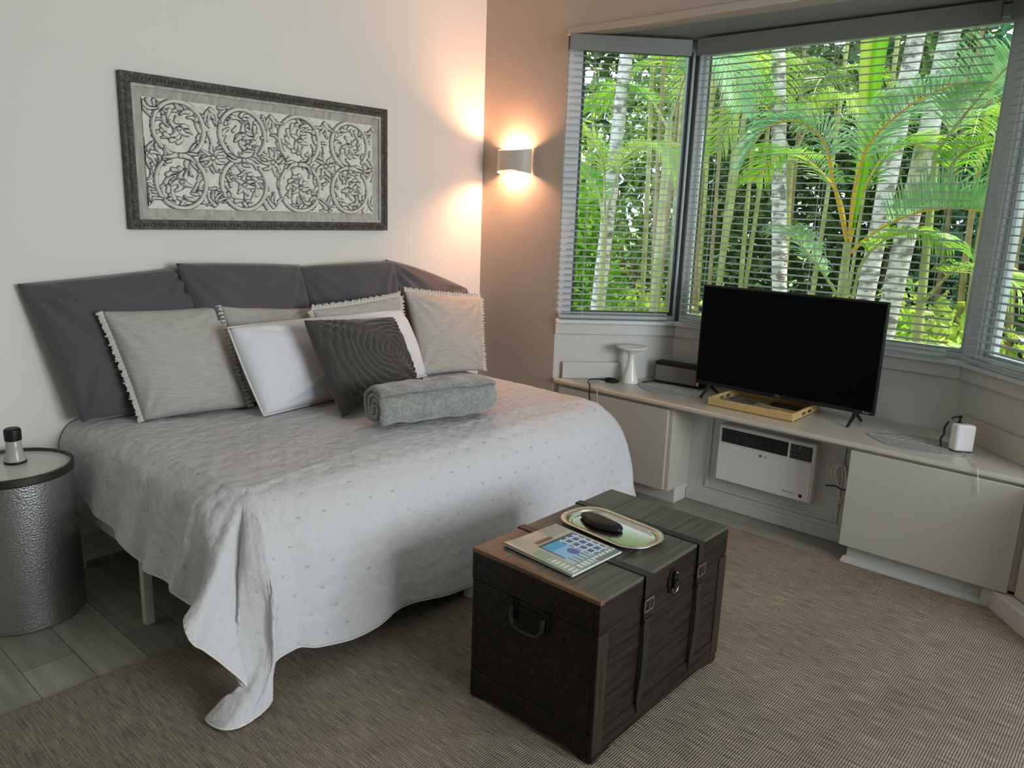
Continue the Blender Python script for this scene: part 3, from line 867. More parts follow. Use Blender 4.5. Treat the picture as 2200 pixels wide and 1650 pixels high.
# ------------------------------------------------------------------ drum side table and jar
dt = thing('drum_table', 'round hammered metal drum side table left of the bed', 'side table', (.785, 3.02, 0))
NCx, NCy, RT, HT = .785, 3.02, .192, .565
MB().lathe([(RT-.006, .0), (RT, .006), (RT, HT-.03)], (NCx, NCy, 0), 96, cap=False).build('drum', HAMM, dt)
MB().lathe([(RT-.001, HT-.03), (RT+.002, HT-.026), (RT+.002, HT-.003), (RT-.001, HT), (RT-.007, HT), (RT-.009, HT-.012)], (NCx, NCy, 0), 96, cap=False).build('rim', HRIM, dt)
MB().lathe([(.0005, HT-.014), (RT-.008, HT-.012)], (NCx, NCy, 0), 96, cap=False).build('table_top', TTOP, dt)
jz = HT-.0125
jc = (.812, 3.065, jz)
jr = thing('lidded_jar', 'small frosted jar with a black lid on the drum table', 'jar', jc)
MB().lathe([(.033, 0), (.036, .003), (.036, .008), (.0345, .009)], jc, 40).build('base', BLACK, jr)
MB().lathe([(.0345, .009), (.034, .018), (.029, .032), (.0255, .055), (.0245, .082), (.022, .086)], jc, 40).build('jar_body', GLASSJ, jr)
MB().lathe([(.024, .083), (.027, .085), (.0275, .118), (.026, .124), (.021, .128)], jc, 40).build('lid', BLACK, jr)

# ------------------------------------------------------------------ wall carving
PX0, PX1, PZ0, PZ1 = 1.357, 2.682, 1.366, 1.973
art = thing('carved_wall_panel', 'whitewashed carved scrollwork panel in a dark frame above the bed', 'wall art', ((PX0+PX1)/2, YB, PZ0))
yb = YB-.001
fw_ = .040
def frame_bar(mb, a, b, w, inward, prof):
    pass
mb = MB()
for (x0, x1, z0, z1) in ((PX0, PX1, PZ0, PZ0+fw_), (PX0, PX1, PZ1-fw_, PZ1), (PX0, PX0+fw_, PZ0+fw_, PZ1-fw_), (PX1-fw_, PX1, PZ0+fw_, PZ1-fw_)):
    mb.box(x0, x1, yb-.034, yb, z0, z1)
# carved beads along the frame
def beads(mb, x0, z0, x1, z1, n):
    for i in range(n):
        t = (i+.5)/n
        cx, cz = x0+(x1-x0)*t, z0+(z1-z0)*t
        r = .0085
        mb.obox((cx, yb-.035, cz), (r*1.3, 0, r*.5), (0, .008, 0), (-r*.5, 0, r*1.3))
beads(mb, PX0+.02, PZ0+.02, PX1-.02, PZ0+.02, 84); beads(mb, PX0+.02, PZ1-.02, PX1-.02, PZ1-.02, 84)
beads(mb, PX0+.02, PZ0+.03, PX0+.02, PZ1-.03, 36); beads(mb, PX1-.02, PZ0+.03, PX1-.02, PZ1-.03, 36)
mb.build('frame', FRAMEM, art, bevel=.002)
def wash_mat():
    m = mat('whitewashed_wood', (0.50, 0.49, 0.44), 0.7, bump=((30, 30, 160), .25, .003))
    nt = m.node_tree; b = bsdf(m)
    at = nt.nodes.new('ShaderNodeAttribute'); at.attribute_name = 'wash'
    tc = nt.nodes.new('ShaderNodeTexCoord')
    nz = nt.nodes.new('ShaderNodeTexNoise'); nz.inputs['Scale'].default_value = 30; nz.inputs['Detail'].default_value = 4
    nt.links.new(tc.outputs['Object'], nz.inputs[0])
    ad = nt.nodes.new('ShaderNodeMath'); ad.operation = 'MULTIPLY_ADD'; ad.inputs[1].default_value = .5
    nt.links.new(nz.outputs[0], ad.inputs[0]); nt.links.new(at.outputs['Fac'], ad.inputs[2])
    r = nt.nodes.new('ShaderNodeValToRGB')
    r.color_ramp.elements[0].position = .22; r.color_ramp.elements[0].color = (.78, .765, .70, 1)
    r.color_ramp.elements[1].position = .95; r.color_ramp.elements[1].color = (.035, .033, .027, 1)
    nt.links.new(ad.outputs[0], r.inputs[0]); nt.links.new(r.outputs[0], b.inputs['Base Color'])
    return m
WASH = wash_mat()
WASHG = mat('grey_washed_bevel', (0.36, 0.35, 0.31), 0.7, var=((50, 50, 12), (.52, .505, .45), .35, .65))
mb = MB()
q0 = fw_; q1 = fw_+.045
xa, xb, za, zb = PX0+q0, PX1-q0, PZ0+q0, PZ1-q0
xc, xd, zc, zd = PX0+q1, PX1-q1, PZ0+q1, PZ1-q1
yo, yi = yb-.022, yb-.010
mb.add([(xa, yo, za), (xb, yo, za), (xb, yo, zb), (xa, yo, zb), (xc, yi, zc), (xd, yi, zc), (xd, yi, zd), (xc, yi, zd)],
       [(0, 1, 5, 4), (1, 2, 6, 5), (2, 3, 7, 6), (3, 0, 4, 7)])
for (x0, x1, z0, z1) in ((xa, xb, za, za+.012), (xa, xb, zb-.012, zb), (xa, xa+.012, za+.012, zb-.012), (xb-.012, xb, za+.012, zb-.012)):
    mb.box(x0, x1, yb-.029, yb-.015, z0, z1)
mb.build('inner_moulding', WASHG, art, smooth=False)
# relief
gw, gh = 700, 300
LX, LZ = xd-xc, zd-zc
H = np.zeros((gw, gh)); D = np.full((gw, gh), 9.0)
gx = np.linspace(0, LX, gw); gz = np.linspace(0, LZ, gh)
def stamp(x, z, w, h):
    R = w+.008
    i0, i1 = np.searchsorted(gx, [x-R, x+R]); j0, j1 = np.searchsorted(gz, [z-R, z+R])
    if i1 <= i0 or j1 <= j0: return
    d = np.hypot(gx[i0:i1, None]-x, gz[None, j0:j1]-z)
    H[i0:i1, j0:j1] = np.maximum(H[i0:i1, j0:j1], h*np.clip(1-(d/w)**2, 0, 1)**.5)
    D[i0:i1, j0:j1] = np.minimum(D[i0:i1, j0:j1], np.abs(d-w) + 0*d + np.where(d < w*.55, 1, 0))
strokes = []
def stroke(pts, w0, w1, h=.010):
    pts = catmull(pts, max(8, int(sum(math.dist(a, b) for a, b in zip(pts[:-1], pts[1:]))/.0016)))
    strokes.append((np.array(pts), w0, w1, h))
rsn = random.Random(11)
def leaf(x, z, a, L, w):
    c = rsn.uniform(-.9, .9)
    stroke([(x, z), (x+L*.5*math.cos(a), z+L*.5*math.sin(a)), (x+L*math.cos(a+c*.5), z+L*math.sin(a+c*.5))], w, w*.35)
def scroll(cx, cz, R, a0, sgn):
    pts = []
    for k in range(26):
        t = k/25
        a = a0+sgn*t*2.05*PI
        r = R*(1-.50*t)
        pts.append((cx+r*math.cos(a), cz+r*math.sin(a)))
    for k in range(2, 25, 2):
        x, z = pts[k]; a = a0+sgn*(k/25)*2.05*PI
        leaf(x, z, a+PI-sgn*.9, R*.36, .0090)
        if k < 16 and k % 4 == 0: leaf(x, z, a+sgn*.7, R*.30, .0085)
    # flower in the centre
    n = rsn.choice((5, 6))
    for k in range(n):
        a = 2*PI*k/n+rsn.random()
        leaf(cx+.006*math.cos(a), cz+.006*math.sin(a), a, R*.38, .0125)
    stroke([(cx-.002, cz), (cx+.002, cz)], .007, .007, .013)
    stroke([(cx+R*1.02*math.cos(a0+sgn*t_), cz+R*1.02*math.sin(a0+sgn*t_)) for t_ in np.linspace(0, 1.75*PI, 22)], .0095, .0075, .014)
for q in range(260):
    leaf(rsn.uniform(.008, LX-.008), rsn.uniform(.008, LZ-.008), rsn.uniform(0, 6.28), rsn.uniform(.022, .045), .0062)
Rs = LZ*.242
for ci in range(4):
    cx = LX*(ci+.5)/4*1.0
    for row in (0, 1):
        sg = 1 if (ci+row) % 2 else -1
        cz = LZ*(.255 if row == 0 else .745)
        scroll(cx, cz, Rs, (PI/2 if row == 0 else -PI/2), sg)
for ci in range(5):
    x = LX*ci/4
    for q in range(8):
        a = q*PI/4+.2
        leaf(x+.008*math.cos(a), LZ/2+.008*math.sin(a), a, .050, .0095)
    stroke([(x-.002, LZ/2), (x+.002, LZ/2)], .008, .008, .013)
    for zz, s_ in ((.02, 1), (LZ-.02, -1)):
        for da in (-.8, -.3, .3, .8):
            leaf(x, zz, s_*(PI/2)+da, .062, .009)
for ci in range(4):
    x = LX*(ci+.5)/4
    for da in (.3, 2.84, 3.44, -.3):
        leaf(x+.02*math.cos(da), LZ/2, da, .055, .010)
for pts, w0, w1, h in strokes:
    n = len(pts)
    loH = None
    # groove carved beside the stroke, then the stroke itself
    for k, (x, z) in enumerate(pts):
        w = w0+(w1-w0)*k/n
        R = w+.0026
        i0, i1 = np.searchsorted(gx, [x-R, x+R]); j0, j1 = np.searchsorted(gz, [z-R, z+R])
        if i1 <= i0 or j1 <= j0: continue
        d = np.hypot(gx[i0:i1, None]-x, gz[None, j0:j1]-z)
        H[i0:i1, j0:j1] = np.where(d < R, np.minimum(H[i0:i1, j0:j1], np.clip((w-d)/.0045, -1, 0)*.0 + np.where(d > w*.9, -.004, H[i0:i1, j0:j1])), H[i0:i1, j0:j1])
    for k, (x, z) in enumerate(pts):
        w = w0+(w1-w0)*k/n
        i0, i1 = np.searchsorted(gx, [x-w, x+w]); j0, j1 = np.searchsorted(gz, [z-w, z+w])
        if i1 <= i0 or j1 <= j0: continue
        d = np.hypot(gx[i0:i1, None]-x, gz[None, j0:j1]-z)
        H[i0:i1, j0:j1] = np.where(d < w, np.maximum(H[i0:i1, j0:j1], h*(1-(d/w)**2)**.5), H[i0:i1, j0:j1])
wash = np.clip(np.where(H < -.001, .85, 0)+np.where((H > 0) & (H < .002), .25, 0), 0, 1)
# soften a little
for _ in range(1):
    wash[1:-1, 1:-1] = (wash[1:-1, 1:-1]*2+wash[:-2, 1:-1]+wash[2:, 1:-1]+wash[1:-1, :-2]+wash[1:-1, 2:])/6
mb = MB()
XX, ZZ = np.meshgrid(gx+xc, gz+zc, indexing='ij')
YY = yi-.004-H
mb.v = [tuple(p) for p in np.stack([XX, YY, ZZ], -1).reshape(-1, 3)]
mb.f = [(i*gh+j, (i+1)*gh+j, (i+1)*gh+j+1, i*gh+j+1) for i in range(gw-1) for j in range(gh-1)]
mb.m = [0]*len(mb.f)
rl = mb.build('carved_relief', WASH, art, angle=0)
at = rl.data.attributes.new('wash', 'FLOAT', 'POINT'); at.data.foreach_set('value', wash.reshape(-1).astype(np.float32))

# ------------------------------------------------------------------ wall sconce
SY, SZ = 3.033, 1.762
sc = thing('wall_sconce', 'small white up-and-down wall lamp glowing in the corner', 'wall lamp', (XR, SY, SZ-.07))
MB().box(XR-.008, XR, SY-.055, SY+.055, SZ-.05, SZ+.05).build('back_plate', WHITEP, sc, bevel=.002)
mb = MB(); n = 28; vv = []; fs = []
for k in range(n+1):
    t = k/n; a = PI*t
    y = SY+.115*math.cos(a); x = XR-.004-.088*math.sin(a)**.75
    cut = .018*math.sin(a)**1.2
    for (xx, dd_) in ((x, 0), (x+.004*math.sin(a)+.001, 0)):
        vv.append((xx, y, SZ-.067+cut)); vv.append((xx, y, SZ+.067-cut*.6))
for k in range(n):
    a = k*4; b = a+4
    fs += [(a, b, b+1, a+1), (a+2, a+3, b+3, b+2), (a+1, b+1, b+3, a+3), (a, a+2, b+2, b)]
mb.add(vv, fs)
mb.build('shade', mat('sconce_shade', (0.55, 0.52, 0.46), .5), sc)
BULB = bpy.data.materials.new('lit_bulb'); BULB.use_nodes = True
bb = bsdf(BULB); bb.inputs['Emission Color'].default_value = (1, .72, .38, 1); bb.inputs['Emission Strength'].default_value = 18
MB().lathe([(.002, -.026), (.010, -.024), (.012, 0), (.010, .024), (.002, .026)], (XR-.040, SY, SZ), 16).build('bulb', BULB, sc)
for dz in (.035, -.035):
    lamp('sconce_light', 'SPOT', (XR-.040, SY, SZ+dz*.4), (XR-.036, SY, SZ+dz*20), 30.0, (1.0, .45, .24), shadow_soft_size=.022, spot_size=math.radians(165), spot_blend=.6)

def text(s, size, loc, rot, m, parent, name='lettering', ext=.0003):
    cu = bpy.data.curves.new(name, 'FONT'); cu.body = s; cu.size = size; cu.extrude = ext
    cu.align_x = 'CENTER'; cu.align_y = 'CENTER'
    tmp = bpy.data.objects.new('tmp', cu)
    me = bpy.data.meshes.new_from_object(tmp)
    bpy.data.objects.remove(tmp); bpy.data.curves.remove(cu)
    me.materials.clear(); me.materials.append(m)
    o = bpy.data.objects.new(name, me); COL.objects.link(o)
    o.parent = parent; o.location = Vector(loc)-wloc(parent); o.rotation_euler = rot
    return o
FACE_MX = (PI/2, 0, -PI/2)     # text facing -x

# ------------------------------------------------------------------ television
TX = 3.70
tv = thing('television', 'flat black television standing on the counter in front of the window', 'television', (TX, 1.485, ZT))
ty0, ty1, tz0, tz1 = 1.027, 1.941, .625, 1.150
MB().box(TX, TX+.028, ty0, ty1, tz0, tz1).build('cabinet', BLACK, tv, bevel=.004)
MB().box(TX+.026, TX+.065, ty0+.12, ty1-.12, tz0+.02, tz0+.30).build('rear_housing', BLACK, tv, bevel=.012)
MB().box(TX-.0015, TX+.001, ty0+.009, ty1-.009, tz0+.020, tz1-.009).build('screen', SCREEN, tv)
for fy in (1.862, 1.110):
    mb = MB()
    for sx in (-1, 1):
        mb.tube([(TX+.015, fy, tz0+.012), (TX+.015+sx*.028, fy, tz0-.018), (TX+.015+sx*.085, fy-.004*sx, ZT+.006)], [.011, .009, .006], 10)
    mb.build('foot', BLACK, tv)
LGREY = mat('grey_print', (.35, .35, .36), .5)
text('TCL', .014, (TX-.0022, 1.485, tz0+.011), FACE_MX, LGREY, tv, 'logo')
text('Roku', .014, (TX-.0022, ty0+.035, tz0+.011), FACE_MX, LGREY, tv, 'logo')

# ------------------------------------------------------------------ counter objects
def plate_(px, ang, label, L, Wd, cx, cy):
    mb = MB(); n = 40
    top = []; bot = []
    pts = []
    for k in range(n):
        a = 2*PI*k/n
        x = math.cos(a)*L/2; w = math.sin(a)*Wd/2*(1-abs(math.cos(a))**3*.55)
        pts.append((cx+x*math.cos(ang)-w*math.sin(ang), cy+x*math.sin(ang)+w*math.cos(ang)))
    mb.prism(pts, ZT+.0005, ZT+.0035)
    o = mb.build('placemat', MATM, None, bevel=.001)
    # raised leaf veins
    v = MB()
    u = Vector((math.cos(ang), math.sin(ang), 0)); s = Vector((-u.y, u.x, 0)); c0 = Vector((cx, cy, ZT+.0038))
    v.tube([c0-u*L*.49, c0+u*L*.49], .0014, 6)
    for k in range(-4, 5):
        b0 = c0+u*(k*L*.09)
        ww = Wd*.42*(1-abs(k/6)**2)
        for q in (-1, 1):
            v.tube([b0, b0+s*q*ww*.6+u*L*.06, b0+s*q*ww+u*L*.09], .0009, 5)
    v.build('vein', mat('pale_vein', (.5, .5, .48), .6), o)
    tag(o, label, 'placemat', 'leaf placemats on the counter')
plate_(0, -1.67, 'grey leaf-shaped placemat under the small radio at the left of the counter', .42, .235, 3.665, 2.075)
plate_(0, -1.58, 'grey leaf-shaped placemat at the right end of the counter', .43, .27, 3.60, .80)
cs = MB().lathe([(.046, 0), (.048, .004), (.044, .02), (.030, .075), (.019, .125), (.017, .152), (.024, .170), (.062, .190), (.088, .203), (.088, .208), (.060, .204), (.002, .198)], (3.655, 2.322, ZT+.0003), 48).build('pedestal_stand', CERAM, None, angle=0)
rebase(cs); tag(cs, 'white pedestal cake stand on the left end of the counter', 'cake stand')

rd = thing('radio', 'dark radio with a grey grille on the counter left of the television', 'radio', (3.80, 2.112, ZT+.004))
z0 = ZT+.0045
u = Vector((.02, -.27, 0)).normalized(); nn = Vector((1, .07, 0)).normalized()
def rbox(s0, s1, d0, d1, za_, zb_):
    m = MB(); c = Vector((3.79, 2.247, 0))+u*((s0+s1)/2)+nn*((d0+d1)/2)+Vector((0, 0, (za_+zb_)/2))
    return m.obox(c, u*(s1-s0), nn*(d1-d0), Vector((0, 0, zb_-za_)))
rbox(0, .275, 0, .075, z0+.006, z0+.118).build('body', BLACK, rd, bevel=.004)
rbox(-.003, .285, -.010, .080, z0, z0+.007).build('base', BLACK, rd, bevel=.002)
GRIL = mat('grey_speaker_cloth', (.20, .19, .165), .85, bump=((500, 500, 500), .8, .002))
rbox(.006, .252, -.003, .002, z0+.010, z0+.098).build('grille', GRIL, rd, bevel=.001)
rbox(.256, .272, -.003, .002, z0+.010, z0+.098).build('trim_strip', mat('satin_silver', (.55, .54, .52), .35, metal=.8), rd, bevel=.001)

# black leads at the left end of the counter
def cable(pts, r, m, label, cat='cable', name='cable', n=60, group=None):
    o = MB().tube(catmull(pts, n), r, 8).build(name, m, None, angle=0)
    rebase(o); tag(o, label, cat, group); return o
zc_ = ZT+.0035
cable([(3.392, 2.40, .47), (3.385, 2.405, .53), (3.392, 2.41, ZT+.008), (3.43, 2.45, zc_+.012), (3.52, 2.49, zc_+.006), (3.60, 2.46, zc_), (3.64, 2.40, zc_), (3.62, 2.37, zc_)], .0035, BLACK, 'black charging lead hanging over the left end of the counter')
cable([(3.388, 2.345, .46), (3.382, 2.35, .53), (3.39, 2.36, ZT+.008), (3.43, 2.40, zc_+.010), (3.50, 2.43, zc_+.003), (3.56, 2.42, zc_), (3.60, 2.39, zc_)], .003, mat('pale_cable', (.45, .42, .38), .6), 'pale grey lead hanging over the left end of the counter beside the black one')
mb = MB()
for q in range(5):
    rr = .030-.002*q
    mb.tube([(3.585+rr*1.1*math.cos(a), 2.405+rr*1.5*math.sin(a), zc_+.001+.003*q) for a in np.linspace(0, 2*PI, 26)], .0028, 6)
o = mb.build('coiled_cable', BLACK, None); rebase(o)
tag(o, 'small coil of black cable beside the white cake stand', 'cable')
cable([(3.70, 2.27, zc_), (3.735, 2.262, zc_+.002), (3.775, 2.225, zc_+.006), (3.79, 2.16, zc_+.009)], .004, BLACK, 'short black lead running from the cake stand to the radio')

# bamboo tray under the television with papers and remotes
tr = thing('bamboo_tray', 'shallow woven bamboo tray below the television', 'tray', (3.72, 1.545, ZT))
tx0, tx1, tyy0, tyy1 = 3.515, 3.865, 1.325, 1.765
hh = .044
mb = MB().box(tx0, tx1, tyy0, tyy1, ZT+.0005, ZT+.007)
mb.build('tray_base', BAMB, tr)
MB().box(tx0, tx0+.010, tyy0, tyy1, ZT+.001, ZT+hh).build('long_side', BAMB, tr, bevel=.003)
MB().box(tx1-.010, tx1, tyy0, tyy1, ZT+.001, ZT+hh).build('long_side', BAMB, tr, bevel=.003)
for yy in (tyy0, tyy1-.010):
    mb = MB().box(tx0+.01, tx0+.11, yy, yy+.010, ZT+.001, ZT+hh).box(tx1-.11, tx1-.01, yy, yy+.010, ZT+.001, ZT+hh)
    mb.box(tx0+.11, tx1-.11, yy, yy+.010, ZT+.001, ZT+.014).box(tx0+.11, tx1-.11, yy, yy+.010, ZT+.030, ZT+hh)
    mb.box((tx0+tx1)/2-.008, (tx0+tx1)/2+.008, yy, yy+.010, ZT+.014, ZT+.030)
    mb.build('handle_end', BAMB, tr, bevel=.002)
bk1 = MB().box(3.56, 3.72, 1.57, 1.73, ZT+.0075, ZT+.020).build('booklet', [mat('dark_green_cover', (.06, .075, .055), .4, var=((16, 16, 16), (.20, .25, .19), .45, .62))], None, bevel=.002)
tag(bk1, 'dark green booklet lying in the bamboo tray', 'booklet')
bk2 = MB().box(3.54, 3.66, 1.44, 1.56, ZT+.0075, ZT+.016).build('folded_paper', mat('grey_paper', (.34, .32, .28), .7, var=((20, 20, 20), (.16, .15, .14), .45, .6)), None, bevel=.001)
tag(bk2, 'folded grey leaflet in the middle of the bamboo tray', 'leaflet')
rm = MB().box(3.73, 3.77, 1.38, 1.53, ZT+.0075, ZT+.024).build('remote_control', BLACK, None, bevel=.005)
tag(rm, 'black remote control in the bamboo tray behind the leaflet', 'remote control')

# white device and pump bottle at the right of the counter
wd = thing('white_device', 'small upright white box on the right placemat', 'electronic device', (3.605, .642, ZT+.004))
mb = MB().obox((3.606, .642, ZT+.0075+.058), (.022, .034, 0), (.036, -.062, 0), (0, 0, .116))
mb.build('casing', WHITEP, wd, bevel=.009)
MB().obox((3.606, .642, ZT+.0062), (.016, .026, 0), (.032, -.054, 0), (0, 0, .0045)).build('foot', BLACK, wd)
pb = thing('pump_bottle', 'clear pump bottle with a black pump behind the white box', 'bottle', (3.665, .668, ZT+.004))
pc = (3.668, .672, ZT+.0042)
MB().lathe([(.019, 0), (.021, .003), (.021, .080), (.016, .092), (.010, .096)], pc, 28).build('bottle_body', mat('grey_clear_bottle', (.42, .43, .41), .2), pb)
MB().lathe([(.012, .094), (.012, .108), (.005, .110), (.005, .128), (.009, .130), (.009, .137)], pc, 20).build('pump', BLACK, pb)
MB().tube([(pc[0], pc[1], pc[2]+.133), (pc[0]-.02, pc[1]+.022, pc[2]+.131), (pc[0]-.024, pc[1]+.026, pc[2]+.122)], .004, 8).build('spout', BLACK, pb)
cable([(3.625, .705, ZT+.118), (3.612, .712, ZT+.100), (3.620, .716, ZT+.082), (3.608, .712, ZT+.064), (3.612, .722, ZT+.042), (3.600, .716, ZT+.022), (3.598, .712, ZT+.009)], .0045, BLACK, 'black twisted lead standing beside the white box')
cable([(3.585, .615, ZT+.006), (3.52, .59, ZT+.004), (3.44, .555, ZT+.004), (3.398, .535, ZT+.002), (3.392, .528, ZT-.03), (3.392, .515, ZT-.10)], .0014, mat('thin_white_lead', (.62, .61, .55), .5), 'thin white lead trailing over the counter edge at the right')

# ------------------------------------------------------------------ air conditioner
ac = thing('air_conditioner', 'white wall air conditioner set in the recess under the counter', 'air conditioner', (3.61, 1.475, .16))
AX = 3.582
ay0, ay1, az0, az1 = 1.222, 1.722, .168, .466
MB().box(AX+.004, 3.660, ay0, ay1, az0, az1).build('body', WHITEP, ac, bevel=.008)
MB().box(AX, AX+.005, ay0+.012, ay1-.006, az0+.006, az1-.098).build('front_panel', WHITEP, ac, bevel=.003)
mb = MB().box(AX+.001, AX+.006, 1.358, ay1-.018, az1-.090, az1-.018)
gr = mb.build('air_outlet', BLACK, ac, bevel=.006)
LOUV = mat('black_louver', (.03, .03, .03), .3)
mb = MB()
for k in range(5):
    mb.box(AX-.001, AX+.002, 1.364, ay1-.024, az1-.083+k*.0135, az1-.080+k*.0135)
for k in range(9):
    yy = 1.364+k*(ay1-.024-1.364)/8
    mb.box(AX-.0005, AX+.0015, yy-.001, yy+.001, az1-.084, az1-.024)
mb.build('louver', LOUV, gr)
cp = MB().box(AX+.001, AX+.006, ay0+.018, 1.346, az1-.092, az1-.020).build('control_panel', mat('panel_black', (.035, .035, .035), .35), ac, bevel=.006)
mb = MB()
for r_ in range(2):
    for k in range(5):
        mb.lathe([(.0045, 0), (.004, .001)], (0, 0, 0), 12)
mb = MB()
for r_ in range(2):
    for k in range(5):
        mb.box(AX-.0004, AX+.002, ay0+.033+k*.020, ay0+.042+k*.020, az1-.076+r_*.024, az1-.068+r_*.024)
mb.build('button', mat('grey_button', (.12, .12, .12), .4), cp, bevel=.001)
text('88', .016, (AX-.0002, 1.30, az1-.032), FACE_MX, LGREY, cp, 'display')
def disc(c, r, m, parent, name, th=.0015, n=28):
    vv = []; 
    for s_ in (0, 1):
        for k in range(n):
            a = 2*PI*k/n
            vv.append((c[0]-s_*th, c[1]+r*math.cos(a), c[2]+r*math.sin(a)))
    fs = [tuple(range(n)), tuple(range(n, 2*n))[::-1]]+[(k, k+n, (k+1) % n+n, (k+1) % n) for k in range(n)]
    return MB().add(vv, fs).build(name, m, parent)
DG = mat('grey_logo_print', (.16, .16, .16), .5)
disc((AX, 1.490, .348), .0075, DG, ac, 'logo')
text('LG', .017, (AX-.0008, 1.466, .348), FACE_MX, DG, ac, 'logo_lettering')
disc((AX, 1.272, .199), .0085, BLACK, ac, 'badge')
text('DUAL Inverter', .009, (AX-.0008, 1.335, .204), FACE_MX, DG, ac, 'badge_lettering')
WCORD = mat('white_power_cord', (.66, .65, .58), .5)
hk = thing('power_cord', 'coiled white power cord with a dark tie right of the air conditioner', 'power cord', (3.62, 1.11, .2))
mb = MB()
for q, (dy, s_) in enumerate(((0, 1), (.012, .95), (-.006, 1.06))):
    mb.tube(catmull([(3.61, 1.118+dy, .29), (3.600, 1.135+dy, .345), (3.60, 1.126+dy, .385*1), (3.606, 1.10+dy, .388), (3.612, 1.088+dy, .345), (3.614, 1.086+dy, .295), (3.61, 1.10+dy, .272), (3.61, 1.118+dy, .29)], 40), .0042, 8)
mb.build('coil', WCORD, hk)
MB().tube(catmull([(3.628, 1.175, .268), (3.606, 1.125, .284), (3.600, 1.098, .278), (3.606, 1.078, .276)], 24), .0035, 8).build('tie', DKMET, hk)
MB().tube(catmull([(3.612, 1.10, .275), (3.62, 1.105, .24), (3.622, 1.093, .21), (3.62, 1.11, .195), (3.63, 1.10, .17)], 30), .0035, 8).build('lead', WCORD, hk)

# ------------------------------------------------------------------ trunk
KX0, KX1, KY0, KY1, KH = 1.557, 2.285, 1.030, 1.500, .505
tk = thing('wooden_trunk', 'old dark wooden trunk used as a coffee table in front of the bed', 'trunk', ((KX0+KX1)/2, (KY0+KY1)/2, .009))
zb0 = .012
def arch(lo_, hi_, k):  # underside cut-out
    t = (k-lo_)/(hi_-lo_)
    return 0
def plankbox(mb, x0, x1, y0, y1, z0, z1, ax, n, gap=.0018):
    for i in range(n):
        if ax == 'y':
            a = y0+(y1-y0)*i/n; b = y0+(y1-y0)*(i+1)/n
            mb.box(x0, x1, a+gap/2, b-gap/2, z0, z1)
        elif ax == 'x':
            a = x0+(x1-x0)*i/n; b = x0+(x1-x0)*(i+1)/n
            mb.box(a+gap/2, b-gap/2, y0, y1, z0, z1)
        else:
            a = z0+(z1-z0)*i/n; b = z0+(z1-z0)*(i+1)/n
            mb.box(x0, x1, y0, y1, a+gap/2, b-gap/2)
LIDZ = .405
mb = MB()
def skirt_front(y0, y1, up):
    n = 24; v = []
    for i in range(n+1):
        t = i/n; x = KX0+.003+(KX1-KX0-.006)*t
        q = min(t, 1-t)
        zl = zb0+ (0 if q < .06 else .014*math.sin(min((q-.06)/.10, 1)*PI/2))
        v.append((x, zl))
    mb2 = []
    vv = []
    for x, zl in v:
        vv += [(x, y0, zl), (x, y1, zl), (x, y0, up), (x, y1, up)]
    fs = []
    for i in range(n):
        a = i*4; b = a+4
        fs += [(a, b, b+2, a+2), (a+1, a+3, b+3, b+1), (a, a+1, b+1, b), (a+2, b+2, b+3, a+3)]
    fs += [(0, 2, 3, 1), (n*4, n*4+1, n*4+3, n*4+2)]
    mb.add(vv, fs)
def skirt_side(x0, x1, up):
    n = 24; vv = []; fs = []
    for i in range(n+1):
        t = i/n; y = KY0+.003+(KY1-KY0-.006)*t
        q = min(t, 1-t)
        zl = zb0+(0 if q < .08 else .014*math.sin(min((q-.08)/.12, 1)*PI/2))
        vv += [(x0, y, zl), (x1, y, zl), (x0, y, up), (x1, y, up)]
    for i in range(n):
        a = i*4; b = a+4
        fs += [(a, a+2, b+2, b), (a+1, b+1, b+3, a+3), (a, b, b+1, a+1), (a+2, a+3, b+3, b+2)]
    fs += [(0, 1, 3, 2), (n*4, n*4+2, n*4+3, n*4+1)]
    mb.add(vv, fs)
skirt_front(KY0, KY0+.016, .10); skirt_front(KY1-.016, KY1, .10)
skirt_side(KX0, KX0+.016, .10); skirt_side(KX1-.016, KX1, .10)
plankbox(mb, KX0+.002, KX1-.002, KY0+.002, KY0+.018, .10, LIDZ-.0005, 'z', 1)
plankbox(mb, KX0+.002, KX1-.002, KY1-.018, KY1-.002, .10, LIDZ-.0005, 'z', 1)
plankbox(mb, KX0+.002, KX0+.018, KY0+.018, KY1-.018, .10, LIDZ-.0005, 'z', 1)
plankbox(mb, KX1-.018, KX1-.002, KY0+.018, KY1-.018, .10, LIDZ-.0005, 'z', 1)
mb.box(KX0+.01, KX1-.01, KY0+.01, KY1-.01, .06, .08)
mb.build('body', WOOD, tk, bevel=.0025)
mb = MB()
mb.box(KX0, KX1, KY0, KY0+.018, LIDZ+.001, KH-.012).box(KX0, KX1, KY1-.018, KY1, LIDZ+.001, KH-.012)
mb.box(KX0, KX0+.018, KY0+.018, KY1-.018, LIDZ+.001, KH-.012).box(KX1-.018, KX1, KY0+.018, KY1-.018, LIDZ+.001, KH-.012)
lid = mb.build('lid', WOOD, tk, bevel=.003)
mb = MB()
plankbox(mb, KX0, KX1, KY0, KY1, KH-.0118, KH, 'y', 4, .0016)
mb.build('lid_board', WOOD_SHEEN, lid, bevel=.0025)
# worn reddish edge board along the left end of the lid
MB().box(KX0-.0012, KX0+.020, KY0-.001, KY1+.001, KH-.012, KH+.0012).build('edge_strip', mat('worn_reddish_edge', (.10, .050, .026), .45, var=((20, 5, 20), (.19, .11, .06), .35, .65)), tk, bevel=.002)
